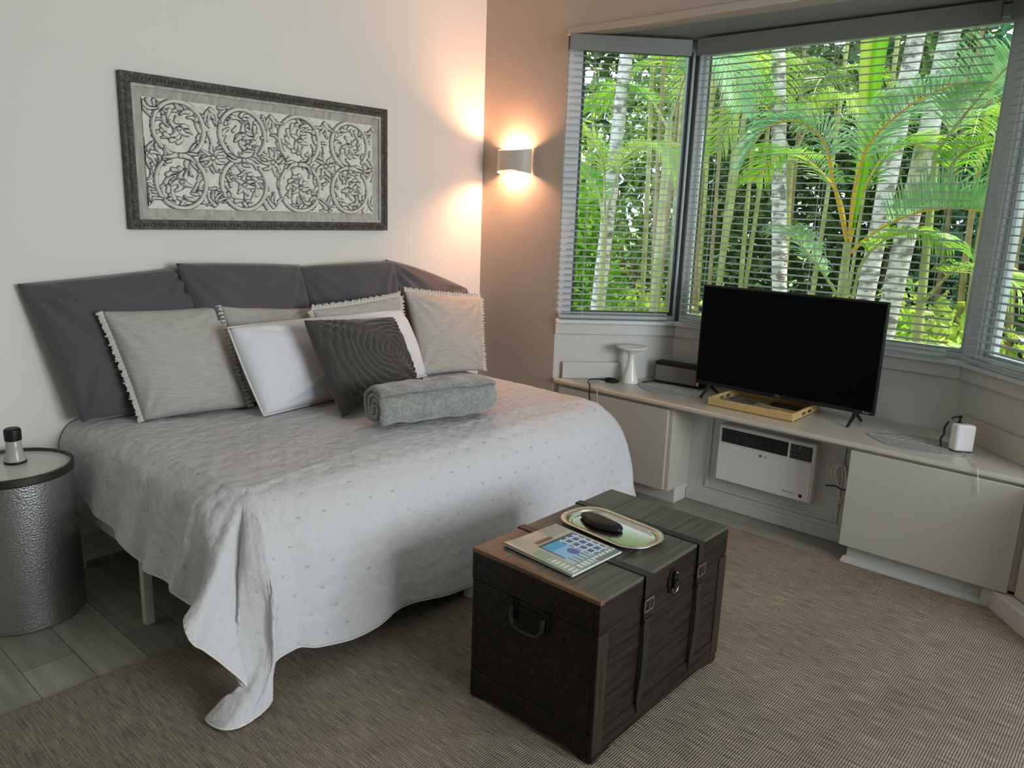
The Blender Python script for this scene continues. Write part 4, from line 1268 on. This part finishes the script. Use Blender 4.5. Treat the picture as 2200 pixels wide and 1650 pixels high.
# front corner boards
for x0, x1 in ((KX0-.001, KX0+.045), (KX1-.045, KX1+.001)):
    MB().box(x0, x1, KY0-.002, KY0+.004, .04, LIDZ-.004).build('corner_board', mat('reddish_corner_wood', (.014, .009, .006), .45, var=((60, 60, 5), (.034, .019, .012), .35, .7)), tk, bevel=.0015)
for sx in (1.782, 2.088):
    w = .016
    mb = MB()
    mb.box(sx-w, sx+w, KY0-.004, KY1+.004, KH+.0002, KH+.0035)
    mb.box(sx-w, sx+w, KY0-.0085, KY0-.0045, LIDZ-.03, KH+.0035)
    mb.box(sx-w, sx+w, KY1+.001, KY1+.0045, .10, KH+.0035)
    st = mb.build('strap', LEATH, tk, bevel=.0012)
    pts = [(sx, KY0-.010, LIDZ-.02), (sx-.001, KY0-.014, LIDZ-.09), (sx-.004, KY0-.016, .22), (sx-.007, KY0-.011, .13), (sx-.008, KY0-.008, .07)]
    pts = catmull(pts, 24); vv = []; fs = []
    for i, p in enumerate(pts):
        ww = w*.95*(1 if i < 19 else 1-.16*(i-18))
        for (dx, dy) in ((-ww, 0), (ww, 0), (ww, .003), (-ww, .003)):
            vv.append((p[0]+dx, p[1]+dy, p[2]))
    for i in range(23):
        for k in range(4):
            fs.append((i*4+k, i*4+(k+1) % 4, (i+1)*4+(k+1) % 4, (i+1)*4+k))
    fs += [(0, 3, 2, 1), (92, 93, 94, 95)]
    MB().add(vv, fs).build('strap_tail', LEATH, st)
    bz = LIDZ+.012
    mb = MB()
    mb.tube([(sx-.022, KY0-.013, bz+.018), (sx+.022, KY0-.013, bz+.018)], .0032, 8)
    mb.tube([(sx-.022, KY0-.013, bz-.016), (sx+.022, KY0-.013, bz-.016)], .0028, 8)
    mb.tube([(sx-.022, KY0-.013, bz-.016), (sx-.022, KY0-.013, bz+.018)], .0028, 8)
    mb.tube([(sx+.022, KY0-.013, bz-.016), (sx+.022, KY0-.013, bz+.018)], .0028, 8)
    mb.tube([(sx, KY0-.014, bz-.016), (sx, KY0-.017, bz+.019)], .002, 6)
    mb.build('buckle', BUCK, st)
    MB().box(sx-w-.004, sx+w+.004, KY0-.0165, KY0-.006, LIDZ-.042, LIDZ-.028).build('keeper', LEATH, st, bevel=.001)
hx = 1.930
mb = MB()
n = 20; vv = []; fs = []
for s_ in (0, 1):
    for k in range(n):
        a = 2*PI*k/n
        vv.append((hx+.030*math.cos(a)*(1-.15*math.sin(2*a)**2), KY0-.001-s_*.004, LIDZ+.030+.042*math.sin(a)))
fs = [tuple(range(n))[::-1], tuple(range(n, 2*n))]+[(k, (k+1) % n, (k+1) % n+n, k+n) for k in range(n)]
mb.add(vv, fs)
hs = mb.build('hasp_plate', DKMET, tk, bevel=.001)
MB().box(hx-.009, hx+.009, KY0-.014, KY0-.005, LIDZ+.004, LIDZ+.062).lathe([(.011, 0), (.011, .006)], (hx, KY0-.012, LIDZ+.03), 16).build('hasp', DKMET, hs, bevel=.002)
MB().tube([(hx+.016*math.cos(a), KY0-.012, LIDZ+.012+.016*math.sin(a)) for a in np.linspace(PI*.95, 2.05*PI, 14)], .003, 8).build('ring', BUCK, hs)
MB().lathe([(.004, 0), (.0055, .003), (.003, .006)], (hx, KY0-.014, LIDZ+.058), 12).build('stud', BUCK, hs)
# side handle on the left end
mb = MB().box(KX0-.004, KX0+.001, 1.20, 1.225, .345, .405).box(KX0-.004, KX0+.001, 1.315, 1.34, .345, .405)
mb.box(KX0-.0025, KX0+.001, 1.19, 1.35, .372, .388)
hd = mb.build('handle_plate', DKMET, tk, bevel=.001)
MB().tube(catmull([(KX0-.007, 1.2125, .385), (KX0-.014, 1.214, .345), (KX0-.016, 1.24, .325), (KX0-.016, 1.30, .325), (KX0-.014, 1.326, .345), (KX0-.007, 1.3275, .385)], 30), .006, 8).build('handle', LEATH, hd)
# magazine
def magazine():
    o = thing('magazine', 'glossy magazine with a blue pool photo on its cover, lying on the trunk', 'magazine', (1.73, 1.31, KH+.003))
    c = [Vector((1.610, 1.165, 0)), Vector((1.842, 1.158, 0)), Vector((1.862, 1.425, 0)), Vector((1.628, 1.440, 0))]
    base = [(p.x, p.y) for p in c]
    z = KH+.0040
    MB().prism([(x*1.0, y) for x, y in base], z, z+.0055).build('pages', mat('page_edges', (.6, .6, .57), .7), o)
    nu, nv = 90, 110
    V_ = []; Cc = []
    def pic(q, t):
        # q runs along the near edge, t across to the far edge
        k = .03*math.sin(q*31+t*17)*math.sin(t*23)
        c = (.50+k, .46+k, .37+k)
        if q > .80 and t < .36: c = (.42, .43, .33)
        if .72 < q < .80 and .30 < t < .62: c = (.16, .11, .07)
        if q > .76 and t > .62: c = (.40, .37, .31)
        if .15 < q < .70 and .26 < t < .95:
            c = (.30, .52, .82)
            if t > .60:
                c = (.62, .68, .78)
                if (q*9.5+t*.5) % 1 > .28 and (t*8) % 1 > .30: c = (.04, .09, .22)
            elif (q-.36)**2+(t-.52)**2*1.5 < .007: c = (.10, .08, .34)
            elif q > .50: c = (.06, .42, .68)
            elif q < .28: c = (.45, .60, .66) if (t*13) % 1 > .4 else (.16, .24, .22)
            if q > .655: c = (.03, .03, .035)
            if t < .30 and q > .3: c = (.10, .13, .12)
        if q <= .15:
            c = (.26, .31, .27)
            if (q < .12 and q > .04) and (t*14) % 1 > .40: c = (.80, .81, .76)
            if t > .55 and q < .08: c = (.14, .17, .15)
        if t < .22 and q < .62:
            c = (.34, .40, .28)
            if .06 < t < .17 and (q*17) % 1 > .5 and q < .4: c = (.82, .82, .74)
        if t < .05 and q > .5: c = (.46, .40, .31)
        return c
    for i in range(nu+1):
        for j in range(nv+1):
            u_, v_ = i/nu, j/nv
            p = c[0]*(1-u_)*(1-v_)+c[1]*u_*(1-v_)+c[2]*u_*v_+c[3]*(1-u_)*v_
            zz = z+.0062+.0035*math.exp(-((u_-.02)/.15)**2)*v_
            V_.append((p.x, p.y, zz)); Cc.append(pic(v_, u_))
    mb = MB(); mb.v = V_
    mb.f = [(i*(nv+1)+j, (i+1)*(nv+1)+j, (i+1)*(nv+1)+j+1, i*(nv+1)+j+1) for i in range(nu) for j in range(nv)]
    mb.m = [0]*len(mb.f)
    m = mat('printed_cover', (.5, .5, .5), .22)
    at = m.node_tree.nodes.new('ShaderNodeAttribute'); at.attribute_name = 'print'
    m.node_tree.links.new(at.outputs['Color'], bsdf(m).inputs['Base Color'])
    co_ = mb.build('cover', m, o)
    a = co_.data.color_attributes.new('print', 'FLOAT_COLOR', 'POINT')
    a.data.foreach_set('color', np.array([(r, g, b, 1) for r, g, b in Cc], np.float32).ravel())
    s = co_.modifiers.new('solid', 'SOLIDIFY'); s.thickness = .0004
magazine()

# silver tray
def rrect(cx, cy, hx_, hy_, r, n=8):
    P = []
    for (sx, sy, a0) in ((1, 1, 0), (-1, 1, PI/2), (-1, -1, PI), (1, -1, 1.5*PI)):
        for k in range(n+1):
            a = a0+PI/2*k/n
            P.append((cx+sx*(hx_-r)+r*math.cos(a), cy+sy*(hy_-r)+r*math.sin(a)))
    return P
def tray_obj():
    o = thing('silver_tray', 'rounded oblong silver tray on the trunk lid', 'tray', (1.958, 1.277, KH))
    rings = [(.118, .200, .078, .014), (.122, .204, .08, .017), (.118, .200, .078, .0185), (.106, .188, .072, .0165), (.093, .175, .062, .0125), (.082, .164, .053, .006), (.076, .158, .049, .0055)]
    cx, cy = 1.962, 1.277
    ang = math.radians(-6)
    def R(p):
        x, y = p[0]-cx, p[1]-cy
        return (cx+x*math.cos(ang)-y*math.sin(ang), cy+x*math.sin(ang)+y*math.cos(ang))
    def ring(h): return [(*R(p), KH+h[3]) for p in rrect(cx, cy, h[0]*.82, h[1]*.86, h[2])]
    rs = [ring(h) for h in rings]
    m_ = len(rs[0])
    mb = MB()
    vv = [p for r in rs[:5] for p in r]
    fs = [(i*m_+k, i*m_+(k+1) % m_, (i+1)*m_+(k+1) % m_, (i+1)*m_+k) for i in range(4) for k in range(m_)]
    mb.add(vv, fs)
    rim = mb.build('rim', SILVR, o, angle=0)
    s = rim.modifiers.new('solid', 'SOLIDIFY'); s.thickness = .0015; s.offset = -1
    # dark engraved line round the rim
    MB().tube(ring((.103, .185, .069, .0152))+[ring((.103, .185, .069, .0152))[0]], .0016, 6).build('engraved_line', mat('tarnished_line', (.35, .20, .11), .4, metal=.8), rim)
    mb = MB()
    vv = [p for r in rs[4:] for p in r]
    fs = [(i*m_+k, i*m_+(k+1) % m_, (i+1)*m_+(k+1) % m_, (i+1)*m_+k) for i in range(2) for k in range(m_)]
    fs.append(tuple(range(2*m_, 3*m_)))
    mb.add(vv, fs)
    p_ = mb.build('plate', SILV, o)
    s = p_.modifiers.new('solid', 'SOLIDIFY'); s.thickness = .003; s.offset = -1
tray_obj()
# dark comb-like remote and a small glass dish on the tray
def lump():
    mb = MB(); n = 30
    cx, cy = 1.972, 1.325
    ang = math.radians(-98)
    prof = []
    rings = []
    for h, k in ((0, .92), (.006, 1.0), (.012, .95), (.017, .7), (.019, .25)):
        ring = []
        for i in range(n):
            a = 2*PI*i/n
            x = .088*math.cos(a)*k; y = (.038+.005*math.sin(3*a))*math.sin(a)*k
            ring.append((cx+x*math.cos(ang)-y*math.sin(ang), cy+x*math.sin(ang)+y*math.cos(ang), KH+.0075+h))
        rings.append(ring)
    vv = [p for r in rings for p in r]
    fs = [(i*n+k, i*n+(k+1) % n, (i+1)*n+(k+1) % n, (i+1)*n+k) for i in range(4) for k in range(n)]+[tuple(range(n))[::-1], tuple(range(4*n, 5*n))]
    mb.add(vv, fs)
    o = mb.build('remote_control', BLACK, None, angle=0)
    rebase(o)
    bt = MB()
    for k in range(7):
        for q in (-1, 0, 1):
            x = -.055+k*.018; y = q*.012
            bt.box(-.003, .003, -.003, .003, 0, .002)
            for vi in range(8):
                v = bt.v[-8+vi]
                X, Y = v[0]+x, v[1]+y
                bt.v[-8+vi] = (cx+X*math.cos(ang)-Y*math.sin(ang), cy+X*math.sin(ang)+Y*math.cos(ang), KH+.0075+.0165+v[2])
    bt.build('button', mat('dark_grey_button', (.05, .05, .05), .35), o)
    tag(o, 'black remote control lying on the silver tray', 'remote control')
lump()

# ------------------------------------------------------------------ garden
gnd = MB()
nx, ny = 60, 90
vv = []
for i in range(nx+1):
    for j in range(ny+1):
        x = 3.95+i*26/nx; y = -16+j*36/ny
        z = -.35+.05*math.sin(x*1.3)*math.cos(y*.9)+max(0, x-9)*.05
        vv.append((x, y, z if x > 4.3 else -.35))
gnd.add(vv, [(i*(ny+1)+j, (i+1)*(ny+1)+j, (i+1)*(ny+1)+j+1, i*(ny+1)+j+1) for i in range(nx) for j in range(ny)])
go = gnd.build('ground', SOIL, None, angle=0); go['kind'] = 'structure'

def trunk_palm(p0, p1, r, label, seed, crown=True):
    rs = random.Random(seed)
    p0 = Vector(p0); p1 = Vector(p1)
    o = thing('palm_tree', label, 'palm tree', p0, 'pale palm trunks outside the bay window')
    n = 90; pts = []; R = []
    for i in range(n):
        t = i/(n-1)
        p = p0.lerp(p1, t)
        pts.append(p)
        R.append(r*(1.15-.3*t)*(1+.05*(1 if i % 6 == 0 else 0)))
    MB().tube(pts, R, 18).build('trunk', BARK, o)
    if crown:
        for k in range(7):
            a = 2*PI*k/7+rs.random()
            d = Vector((math.cos(a), math.sin(a), 0))
            frond(o, [p1, p1+d*.5+Vector((0, 0, .5)), p1+d*1.2+Vector((0, 0, .5)), p1+d*1.9-Vector((0, 0, .1))], 34, .55, LEAF1, seed+k)
    return o

def frond(parent, path, nl, ll, m, seed=0, petiole=.22, pm=None, droop=.35, wd=.0085, lift=.35, name='frond'):
    rs = random.Random(seed)
    P = [Vector(p) for p in catmull(path, 60)]
    nl = int(nl*1.5)
    mb = MB()
    rad = [.010*(1-.8*i/59)+.002 for i in range(60)]
    mb.tube(P, rad, 6, mi=0)
    i0 = int(60*petiole)
    for k in range(nl):
        t = k/(nl-1)
        i = int(i0+(58-i0)*t)
        p = P[i]; tg = (P[min(i+1, 59)]-P[i-1]).normalized()
        sd = tg.cross(Vector((0, 0, 1)))
        if sd.length < .05: sd = Vector((0, 1, 0))
        sd.normalize(); up = sd.cross(tg).normalized()
        L = ll*(math.sin(PI*(.12+.80*t))**.7)*rs.uniform(.9, 1.1)
        for s in (-1, 1):
            d = (tg*.75+sd*s*.85+up*lift*rs.uniform(.6, 1.3)).normalized()
            w = wd*rs.uniform(.85, 1.1)
            q = [p]
            dd_ = d.copy()
            for st in range(4):
                dd_ = (dd_+Vector((0, 0, -droop*(.25+.35*st)*rs.uniform(.8, 1.2)))).normalized()
                q.append(q[-1]+dd_*L/4)
            wv_ = tg.cross(d).cross(d).normalized() if tg.cross(d).length > .01 else tg
            ws = [.45, 1, .95, .6, .05]
            vv = []
            for a, b in zip(q, ws):
                vv += [a-wv_*w*b, a+up*(-.004)*b, a+wv_*w*b]
            fs = []
            for a in range(4):
                fs += [(a*3, a*3+1, a*3+4, a*3+3), (a*3+1, a*3+2, a*3+5, a*3+4)]
            mb.add(vv, fs, mi=1)
    o = mb.build(name, [pm or m, m], parent, smooth=False)
    return o

trunk_palm((6.02, 4.30, -.35), (5.98, 3.95, 4.6), .060, 'pale palm trunk seen through the narrow left window', 41)
trunk_palm((7.0, 2.76, -.35), (7.0, 3.42, 5.2), .062, 'pale palm trunk straight above the left edge of the television', 42)
trunk_palm((6.5, 2.06, -.35), (6.5, 1.76, 5.0), .064, 'leaning pale palm trunk left of the mottled one in the wide window', 43)
trunk_palm((6.0, 1.75, -.35), (6.0, 1.38, 4.8), .066, 'mottled pale palm trunk at the right of the wide window', 44)
FR = {
'A1':[(5.50,1.85,1.36),(5.42,1.96,1.75),(5.34,2.02,1.99),(5.26,2.16,2.12),(5.18,2.35,2.09),(5.10,2.47,1.86)],
'A2':[(5.50,1.84,1.38),(5.40,1.81,1.72),(5.30,1.72,1.98),(5.20,1.54,2.14),(5.10,1.35,2.23),(5.00,1.15,2.27)],
'A3':[(5.50,1.83,1.36),(5.60,1.83,1.64),(5.70,1.77,1.89),(5.80,1.64,2.01),(5.90,1.49,1.99)],
'A4':[(5.50,1.85,1.36),(5.62,1.99,1.67),(5.75,2.26,1.90),(5.88,2.53,1.98),(6.00,2.79,1.78)],
'B':[(5.50,1.83,1.28),(5.38,1.61,1.46),(5.25,1.35,1.57),(5.12,1.12,1.59),(5.00,0.89,1.56)],
'C':[(5.50,1.81,0.92),(5.37,1.93,1.14),(5.23,2.04,1.32),(5.10,2.11,1.44)],
'D':[(5.50,1.77,0.96),(5.42,1.70,1.25),(5.35,1.52,1.42),(5.28,1.31,1.43),(5.20,1.13,1.35)],
'E1':[(5.60,3.92,1.41),(5.50,3.90,1.86),(5.40,3.97,2.08),(5.30,4.06,2.11),(5.20,4.14,1.96)],
'E2':[(5.60,3.92,1.41),(5.55,3.77,1.86),(5.50,3.53,2.02),(5.45,3.29,1.99),(5.40,3.09,1.71)],
'F':[(6.00,3.59,2.27),(5.90,3.40,2.64),(5.80,3.14,2.71),(5.70,2.93,2.58),(5.60,2.77,2.26)],
'G':[(5.50,1.38,1.93),(5.30,1.23,2.09),(5.10,1.07,2.24),(4.90,0.91,2.36)],
'H':[(7.20,3.02,2.08),(6.97,3.18,2.47),(6.73,3.33,2.45),(6.50,3.40,2.04)],
}
yp = thing('young_palm', 'young palm with orange leaf stalks and arching fronds in the middle of the wide window', 'palm tree', (5.50, 1.83, -.35))
MB().tube([(5.50, 1.83, -.35), (5.50, 1.83, .4), (5.50, 1.84, .95), (5.50, 1.845, 1.36)], [.045, .040, .034, .026], 14).build('stem', CANE, yp)
for k, (key, nl, ll, m) in enumerate((('A1', 40, .42, LEAF2), ('A2', 40, .42, LEAF2), ('A3', 30, .36, LEAF1), ('A4', 32, .38, LEAF1), ('B', 36, .36, LEAF2), ('C', 24, .30, LEAF2), ('D', 28, .28, LEAF1))):
    frond(yp, FR[key], nl, ll*1.15, m, 60+k, petiole=.30, pm=PETI if key not in ('C', 'D') else CANE, droop=.34 if key != 'B' else .10, lift=.35 if key != 'B' else .9)
# tall folded leaf rising out of the same palm
def spear():
    pts = catmull([(5.50, 1.83, 1.45), (5.5, 1.81, 1.95), (5.5, 1.835, 2.5), (5.5, 1.84, 3.1), (5.48, 1.85, 3.7)], 30)
    vl = []; vr = []; fs = []
    for i, p in enumerate(pts):
        t = i/29
        w = .022+.075*min(t*1.6, 1)**1.2
        if t > .8: w *= 1-(t-.8)/.2*.9
        vl += [(p[0]-.00, p[1]+w, p[2]), (p[0]+.02, p[1]+w*.2, p[2])]
        vr += [(p[0]+.02, p[1]+w*.2, p[2]), (p[0]-.01, p[1]-w, p[2])]
    f = [(2*i, 2*i+1, 2*i+3, 2*i+2) for i in range(29)]
    mb = MB().add(vl, f, 0).add(vr, f, 1)
    o = mb.build('spear_leaf', [SPEARY, SPEAR], yp)
    s = o.modifiers.new('solid', 'SOLIDIFY'); s.thickness = .004
spear()
sp = thing('young_palm', 'young palm with lime fronds low in the narrow left window', 'palm tree', (5.6, 3.92, -.35))
MB().tube([(5.6, 3.92, -.35), (5.6, 3.92, 1.41)], [.04, .025], 12).build('stem', CANE, sp)
frond(sp, FR['E1'], 32, .34, LEAF4, 81, pm=CANE); frond(sp, FR['E2'], 34, .34, LEAF4, 82, pm=CANE)
frond(sp, [(5.6, 3.92, 1.3), (5.7, 4.1, 1.7), (5.7, 4.4, 1.9), (5.7, 4.7, 1.7)], 30, .34, LEAF1, 83, pm=CANE)
sp = thing('young_palm', 'palm fronds hanging at the upper left corner of the wide window', 'palm tree', (6.0, 3.62, -.35))
MB().tube([(6.0, 3.62, -.35), (6.0, 3.6, 2.27)], [.05, .03], 12).build('stem', CANE, sp)
frond(sp, FR['F'], 38, .40, LEAF2, 84, pm=CANE)
frond(sp, [(6.0, 3.6, 2.2), (6.1, 3.9, 2.5), (6.1, 4.2, 2.6), (6.1, 4.5, 2.4)], 34, .36, LEAF1, 85, pm=CANE)
sp = thing('young_palm', 'palm with fronds pointing up behind the right end of the wide window', 'palm tree', (5.6, 1.25, -.35))
MB().tube([(5.6, 1.3, -.35), (5.5, 1.38, 1.93)], [.04, .02], 12).build('stem', CANE, sp)
frond(sp, FR['G'], 30, .42, LEAF2, 86, pm=CANE, lift=.6, droop=.15)
frond(sp, [(5.55, 1.36, 1.6), (5.3, 1.2, 1.9), (5.1, .9, 1.95), (5.0, .6, 1.75)], 32, .36, LEAF1, 87, pm=CANE)
frond(sp, [(5.55, 1.34, 1.0), (5.3, 1.1, 1.25), (5.1, .8, 1.2), (5.0, .5, .95)], 32, .34, LEAF4, 88, pm=CANE)
sp = thing('young_palm', 'yellowish palm with drooping fronds behind the straight pale trunk', 'palm tree', (7.3, 2.95, -.35))
MB().tube([(7.3, 2.95, -.35), (7.2, 3.02, 2.08)], [.05, .03], 12).build('stem', CANE, sp)
frond(sp, FR['H'], 34, .46, LEAF4, 89, pm=CANE)
frond(sp, [(7.2, 3.0, 2.0), (7.1, 2.8, 2.4), (7.0, 2.5, 2.5), (6.9, 2.2, 2.2)], 34, .44, LEAF4, 90, pm=CANE)

def clump(cx, cy, n, spread, h, label, seed, m=CANE, fr=4, lean=.12):
    rs = random.Random(seed)
    o = thing('cane_clump', label, 'bamboo', (cx, cy, -.3), 'clumps of thin canes behind the palms')
    for k in range(n):
        x = cx+rs.uniform(-spread, spread); y = cy+rs.uniform(-spread, spread)
        dx, dy = rs.uniform(-lean, lean), rs.uniform(-lean, lean)
        pts = []; R = []
        r = rs.uniform(.018, .036)
        for i in range(28):
            t = i/27
            pts.append((x+dx*t*1.6, y+dy*t*1.6+.05*math.sin(t*3+k), -.35+h*t)); R.append(r*(1-.35*t)*(1.12 if i % 4 == 0 else 1))
        MB().tube(pts, R, 9).build('cane', m if k % 3 else CANEB, o)
        if k < fr:
            top = Vector(pts[18]); a = rs.uniform(0, 6.28); d = Vector((math.cos(a), math.sin(a), 0))
            frond(o, [top, top+d*.3+Vector((0, 0, .5)), top+d*.8+Vector((0, 0, .5)), top+d*1.2], 26, .38, (LEAF1, LEAF4, LEAF3)[k % 3], seed*3+k, pm=CANE)
clump(7.6, 3.92, 5, .24, 4.2, 'thick clump of yellow-green canes just right of the bay corner post', 51)
clump(7.8, 4.75, 10, .40, 4.4, 'clump of tan and green canes in the middle of the narrow left window', 52)
clump(8.4, 1.3, 12, .45, 3.4, 'thin brown canes low at the right end of the wide window', 53, m=CANEB)
clump(9.2, 2.6, 5, .6, 4.0, 'distant canes seen between the two leaning trunks', 54)
clump(9.0, 4.2, 4, .5, 4.4, 'distant canes left of the straight pale trunk', 55)

def leafcloud(name, label, c, r, n, m, seed, size=(.05, .11), cat='shrub', group='shrubs beyond the palms', trunk=True, long=1.0):
    rs = np.random.default_rng(seed)
    c = np.array(c, float); r = np.array(r, float)
    o = thing(name, label, cat, (c[0], c[1], -.35), group)
    # clumps of leaves
    K = 26
    ctr = rs.normal(size=(K, 3)); ctr /= np.linalg.norm(ctr, axis=1)[:, None]; ctr *= rs.uniform(.35, .95, (K, 1))
    vv = []; fs = []
    for q in range(n):
        k = ctr[rs.integers(K)]
        p = c+(k+rs.normal(size=3)*.20)*r
        if p[2] < -.3: p[2] = -.3+rs.random()*.3
        d = rs.normal(size=3)+np.array([0, 0, -.4]); d /= np.linalg.norm(d)
        s = np.cross(d, rs.normal(size=3)); s /= np.linalg.norm(s)
        nn_ = np.cross(d, s)
        L = rs.uniform(*size)*long; w = rs.uniform(*size)*.28
        b = len(vv)
        vv += [tuple(p), tuple(p+d*L*.5+s*w+nn_*w*.2), tuple(p+d*L), tuple(p+d*L*.5-s*w+nn_*w*.2), tuple(p+d*L*.55)]
        fs += [(b, b+1, b+4), (b+1, b+2, b+4), (b+2, b+3, b+4), (b+3, b, b+4)]
    MB().add(vv, fs).build('foliage', m, o, smooth=False)
    if trunk:
        mb = MB()
        for k in range(5):
            e = c+ctr[k]*r*.8
            mb.tube([(c[0]+.05*k, c[1]-.05*k, -.35), tuple((c+np.array([c[0], c[1], -.35]))/2+rs.normal(size=3)*.1), tuple(e)], [.05, .035, .012], 7)
        mb.build('branches', BARK if False else CANEB, o)
rs_ = random.Random(99)
specs = [
 # x, y, z, rx, ry, rz, mat, name, label
 (9.8, 6.3, 1.6, 1.2, 1.1, 2.4, LEAF3, 'broadleaf_shrub', 'tall green shrub at the far left of the narrow left window'),
 (11.0, 5.0, 2.2, 1.3, 1.3, 2.8, LEAF5, 'broadleaf_tree', 'dark tree filling the back of the narrow left window'),
 (11.5, 3.2, 2.0, 1.4, 1.4, 2.8, LEAF5, 'broadleaf_tree', 'dark tree behind the straight pale trunk'),
 (10.6, 1.6, 2.4, 1.3, 1.3, 2.8, LEAF6, 'broadleaf_tree', 'blue-green tree behind the upper middle of the wide window'),
 (11.2, -.2, 2.0, 1.5, 1.5, 2.8, LEAF5, 'broadleaf_tree', 'dark tree behind the right end of the wide window'),
 (9.4, .2, 1.2, 1.1, 1.2, 1.7, LEAF3, 'broadleaf_shrub', 'green shrub low behind the right corner of the bay'),
 (8.0, .2, .3, .9, .9, .8, LEAF4, 'broadleaf_shrub', 'lime undergrowth low at the right of the wide window'),
 (8.2, 1.9, .2, .9, .9, .7, LEAF4, 'broadleaf_shrub', 'yellow-green undergrowth just above the television'),
 (8.2, 3.4, .1, .9, .8, .6, LEAF4, 'broadleaf_shrub', 'yellow-green undergrowth left of the television'),
 (8.0, 5.0, .0, .9, .9, .6, LEAF4, 'broadleaf_shrub', 'low lime undergrowth in the narrow left window'),
 (7.4, -1.4, 1.3, 1.2, 1.2, 1.9, LEAF3, 'broadleaf_shrub', 'green shrub seen through the right side window'),
 (9.5, -3.0, 1.8, 1.6, 1.6, 2.4, LEAF5, 'broadleaf_tree', 'dark tree far right outside the right side window'),
 (8.6, 7.6, 1.3, 1.1, 1.2, 2.1, LEAF4, 'broadleaf_shrub', 'lime shrub beside the far left shrub outside'),
 (7.4, 5.6, .9, .5, .5, 1.1, LEAF1, 'broadleaf_shrub', 'bright green plant at the left edge of the narrow left window'),
]
for i, (x, y, z, rx, ry, rz, m, nm, lb) in enumerate(specs):
    big = 'tree' in nm
    leafcloud(nm, lb, (x, y, z), (rx, ry, rz), 5200 if big else 2600, m, 200+i, size=(.10, .22) if big else (.07, .17), cat='tree' if big else 'shrub',
              group='trees beyond the palms' if big else 'shrubs beyond the palms')
# continuous far hedge closing the view
rs = np.random.default_rng(5)
vv = []; fs = []
for q in range(26000):
    y = rs.uniform(-9, 13); z = rs.uniform(-.3, 6.5); x = 13.4+.5*math.sin(y*1.7)+rs.normal()*.35
    p = np.array([x, y, z]); d = rs.normal(size=3)+np.array([0, 0, -.5]); d /= np.linalg.norm(d)
    s = np.cross(d, rs.normal(size=3)); s /= np.linalg.norm(s)
    L = rs.uniform(.18, .36); w = rs.uniform(.05, .10); b = len(vv)
    vv += [tuple(p), tuple(p+d*L*.5+s*w), tuple(p+d*L), tuple(p+d*L*.5-s*w)]
    fs += [(b, b+1, b+2, b+3)]
hd_ = MB().add(vv, fs).build('hedge_foliage', LEAF5, None, smooth=False)
tag(hd_, 'dense dark leaves of the tall hedge closing off the garden', 'hedge', kind='stuff')
